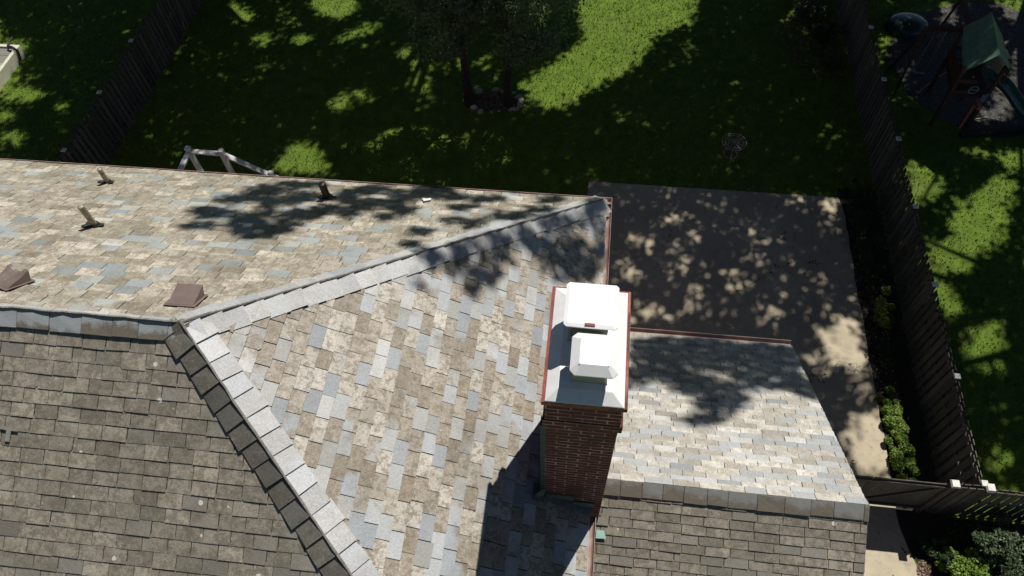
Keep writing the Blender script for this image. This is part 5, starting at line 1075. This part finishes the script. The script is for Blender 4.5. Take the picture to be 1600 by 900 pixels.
# soft dapple: a few random pin holes
hc = g.uniform([-26, -3.5], [17, 20], (30, 2)); hr = g.uniform(.06, .13, 30)
for (a, b_), r_ in zip(hc, hr): keep &= ((u - a) ** 2 + (v - b_) ** 2) > r_ * r_
u = u[keep]; v = v[keep]
own = np.full(len(u), -1); hh = np.zeros(len(u)); best = np.full(len(u), -1.0)
for ti, (tr, c, r) in enumerate(TREES):
    # ((u+KX h-cx)/rx)^2 + ((v+KY h-cy)/ry)^2 + ((h-cz)/rz)^2 = 1
    A = (KX / r[0]) ** 2 + (KY / r[1]) ** 2 + 1 / r[2] ** 2
    B = 2 * ((u - c[0]) * KX / r[0] ** 2 + (v - c[1]) * KY / r[1] ** 2 - c[2] / r[2] ** 2)
    Cc = ((u - c[0]) / r[0]) ** 2 + ((v - c[1]) / r[1]) ** 2 + (c[2] / r[2]) ** 2 - 1
    disc = B * B - 4 * A * Cc; ok = disc > 0; sq = np.sqrt(np.maximum(disc, 0)); h0 = (-B - sq) / (2 * A); h1 = (-B + sq) / (2 * A)
    sc = np.where(ok, (h1 - h0) * g.uniform(.3, 1, len(u)), -1)
    h = h0 + (h1 - h0) * g.uniform(.0, 1, len(u))
    w_ = sc > best; own[w_] = ti; hh[w_] = h[w_]; best[w_] = sc[w_]
POS = np.stack([u + KX * hh, v + KY * hh, hh], 1)
# test the camera view only to be sure no crown hangs into it
GT = 'tall shade trees standing beyond the lawn'
LABS = ['tall shade tree beyond the top left corner, over the low platform', 'tall shade tree beyond the top edge, left of the left fence', 'tall shade tree beyond the top edge, between left fence and slim trees', 'tall shade tree beyond the top edge, straight behind the slim trees', 'tall shade tree beyond the top edge, right of the sunny lawn patch', 'tall shade tree beyond the top right corner, behind the playset', 'wide shade tree beyond the right edge, reaching over the driveway', 'wide shade tree beyond the right edge, level with the gate', 'tallest shade tree beyond the top edge, its long limb dappling the slates']
def bigtree(tr, c, r, P, seed, extra=None, size=.205):
    root = empty('shade_tree', (tr[0], tr[1], 0)); tag(root, LABS[seed - 100 if seed < 120 else 8], 'tree', GT)
    gg = np.random.default_rng(seed); m = MB(); b0 = Vector((0, 0, 0)); e = Vector((c[0] - tr[0], c[1] - tr[1], c[2] + r[2] * .3))
    fork = Vector((e.x * .08, e.y * .08, c[2] - r[2] * .9)); m.tube([b0, fork * .5, fork], [.42, .32, .27], 12)
    for k in range(9):
        a = k * 2.39; q = Vector((e.x + r[0] * .62 * math.cos(a) * (k > 0), e.y + r[1] * .62 * math.sin(a) * (k > 0), c[2] + r[2] * gg.uniform(-.2, .5)))
        md = fork.lerp(q, .5) + Vector((0, 0, .6)); tt = np.array([tuple(x + Vector((tr[0], tr[1], 0))) for x in (fork.lerp(md, .5), md, md.lerp(q, .3), md.lerp(q, .7), q)])
        if k and inside(tt[:, 0] - KX * tt[:, 2], tt[:, 1] - KY * tt[:, 2], LITP[:1] + LITP[1:2]).any(): continue
        m.tube([fork, md, q], [.17, .10, .03], 7)
    if extra:
        q = Vector((extra[0] - tr[0], extra[1] - tr[1], extra[2])); f2 = Vector((e.x, e.y, c[2] + 1))
        m.tube([fork, f2, f2.lerp(q, .5) + Vector((0, 0, 1.2)), q], [.25, .18, .12, .04], 8)
    m.build('trunk', M['bark'], root, smooth=True)
    if len(P):
        soup('crown', leafquads(P - np.array([tr[0], tr[1], 0]), size, gg, .8), 4, M['leaf_big'], gg.random(len(P)), root)
for ti, (tr, c, r) in enumerate(TREES):
    bigtree(tr, c, r, POS[own == ti], 100 + ti)
# tallest tree: its overhanging limbs throw the dapple on the roofs
n = 60000
u = g.uniform(-8.6, 2.0, n); v = g.uniform(-8.8, -4.4, n)
k = inside(u + g.normal(0, .05, n), v + g.normal(0, .05, n), DKP); u = u[k]; v = v[k]
k = g.random(len(u)) < .8; u = u[k]; v = v[k]
h = g.uniform(19.5, 22.0, len(u))
P1_ = np.stack([u + KX * h + g.normal(0, .03, len(h)), v + KY * h + g.normal(0, .03, len(h)), h], 1)
c = (1, 19, 19); r = (6, 6, 4)
n2 = 2500; d = g.normal(size=(n2, 3)); d /= np.linalg.norm(d, axis=1)[:, None]; P2_ = np.array(c) + np.array([0, 2.5, 1.0]) + d * np.array(r) * .8
bigtree((1.5, 24), (1, 19, 19), (6, 6, 4), P1_, 130, extra=(2.0, 7.2, 21.0), size=.12)
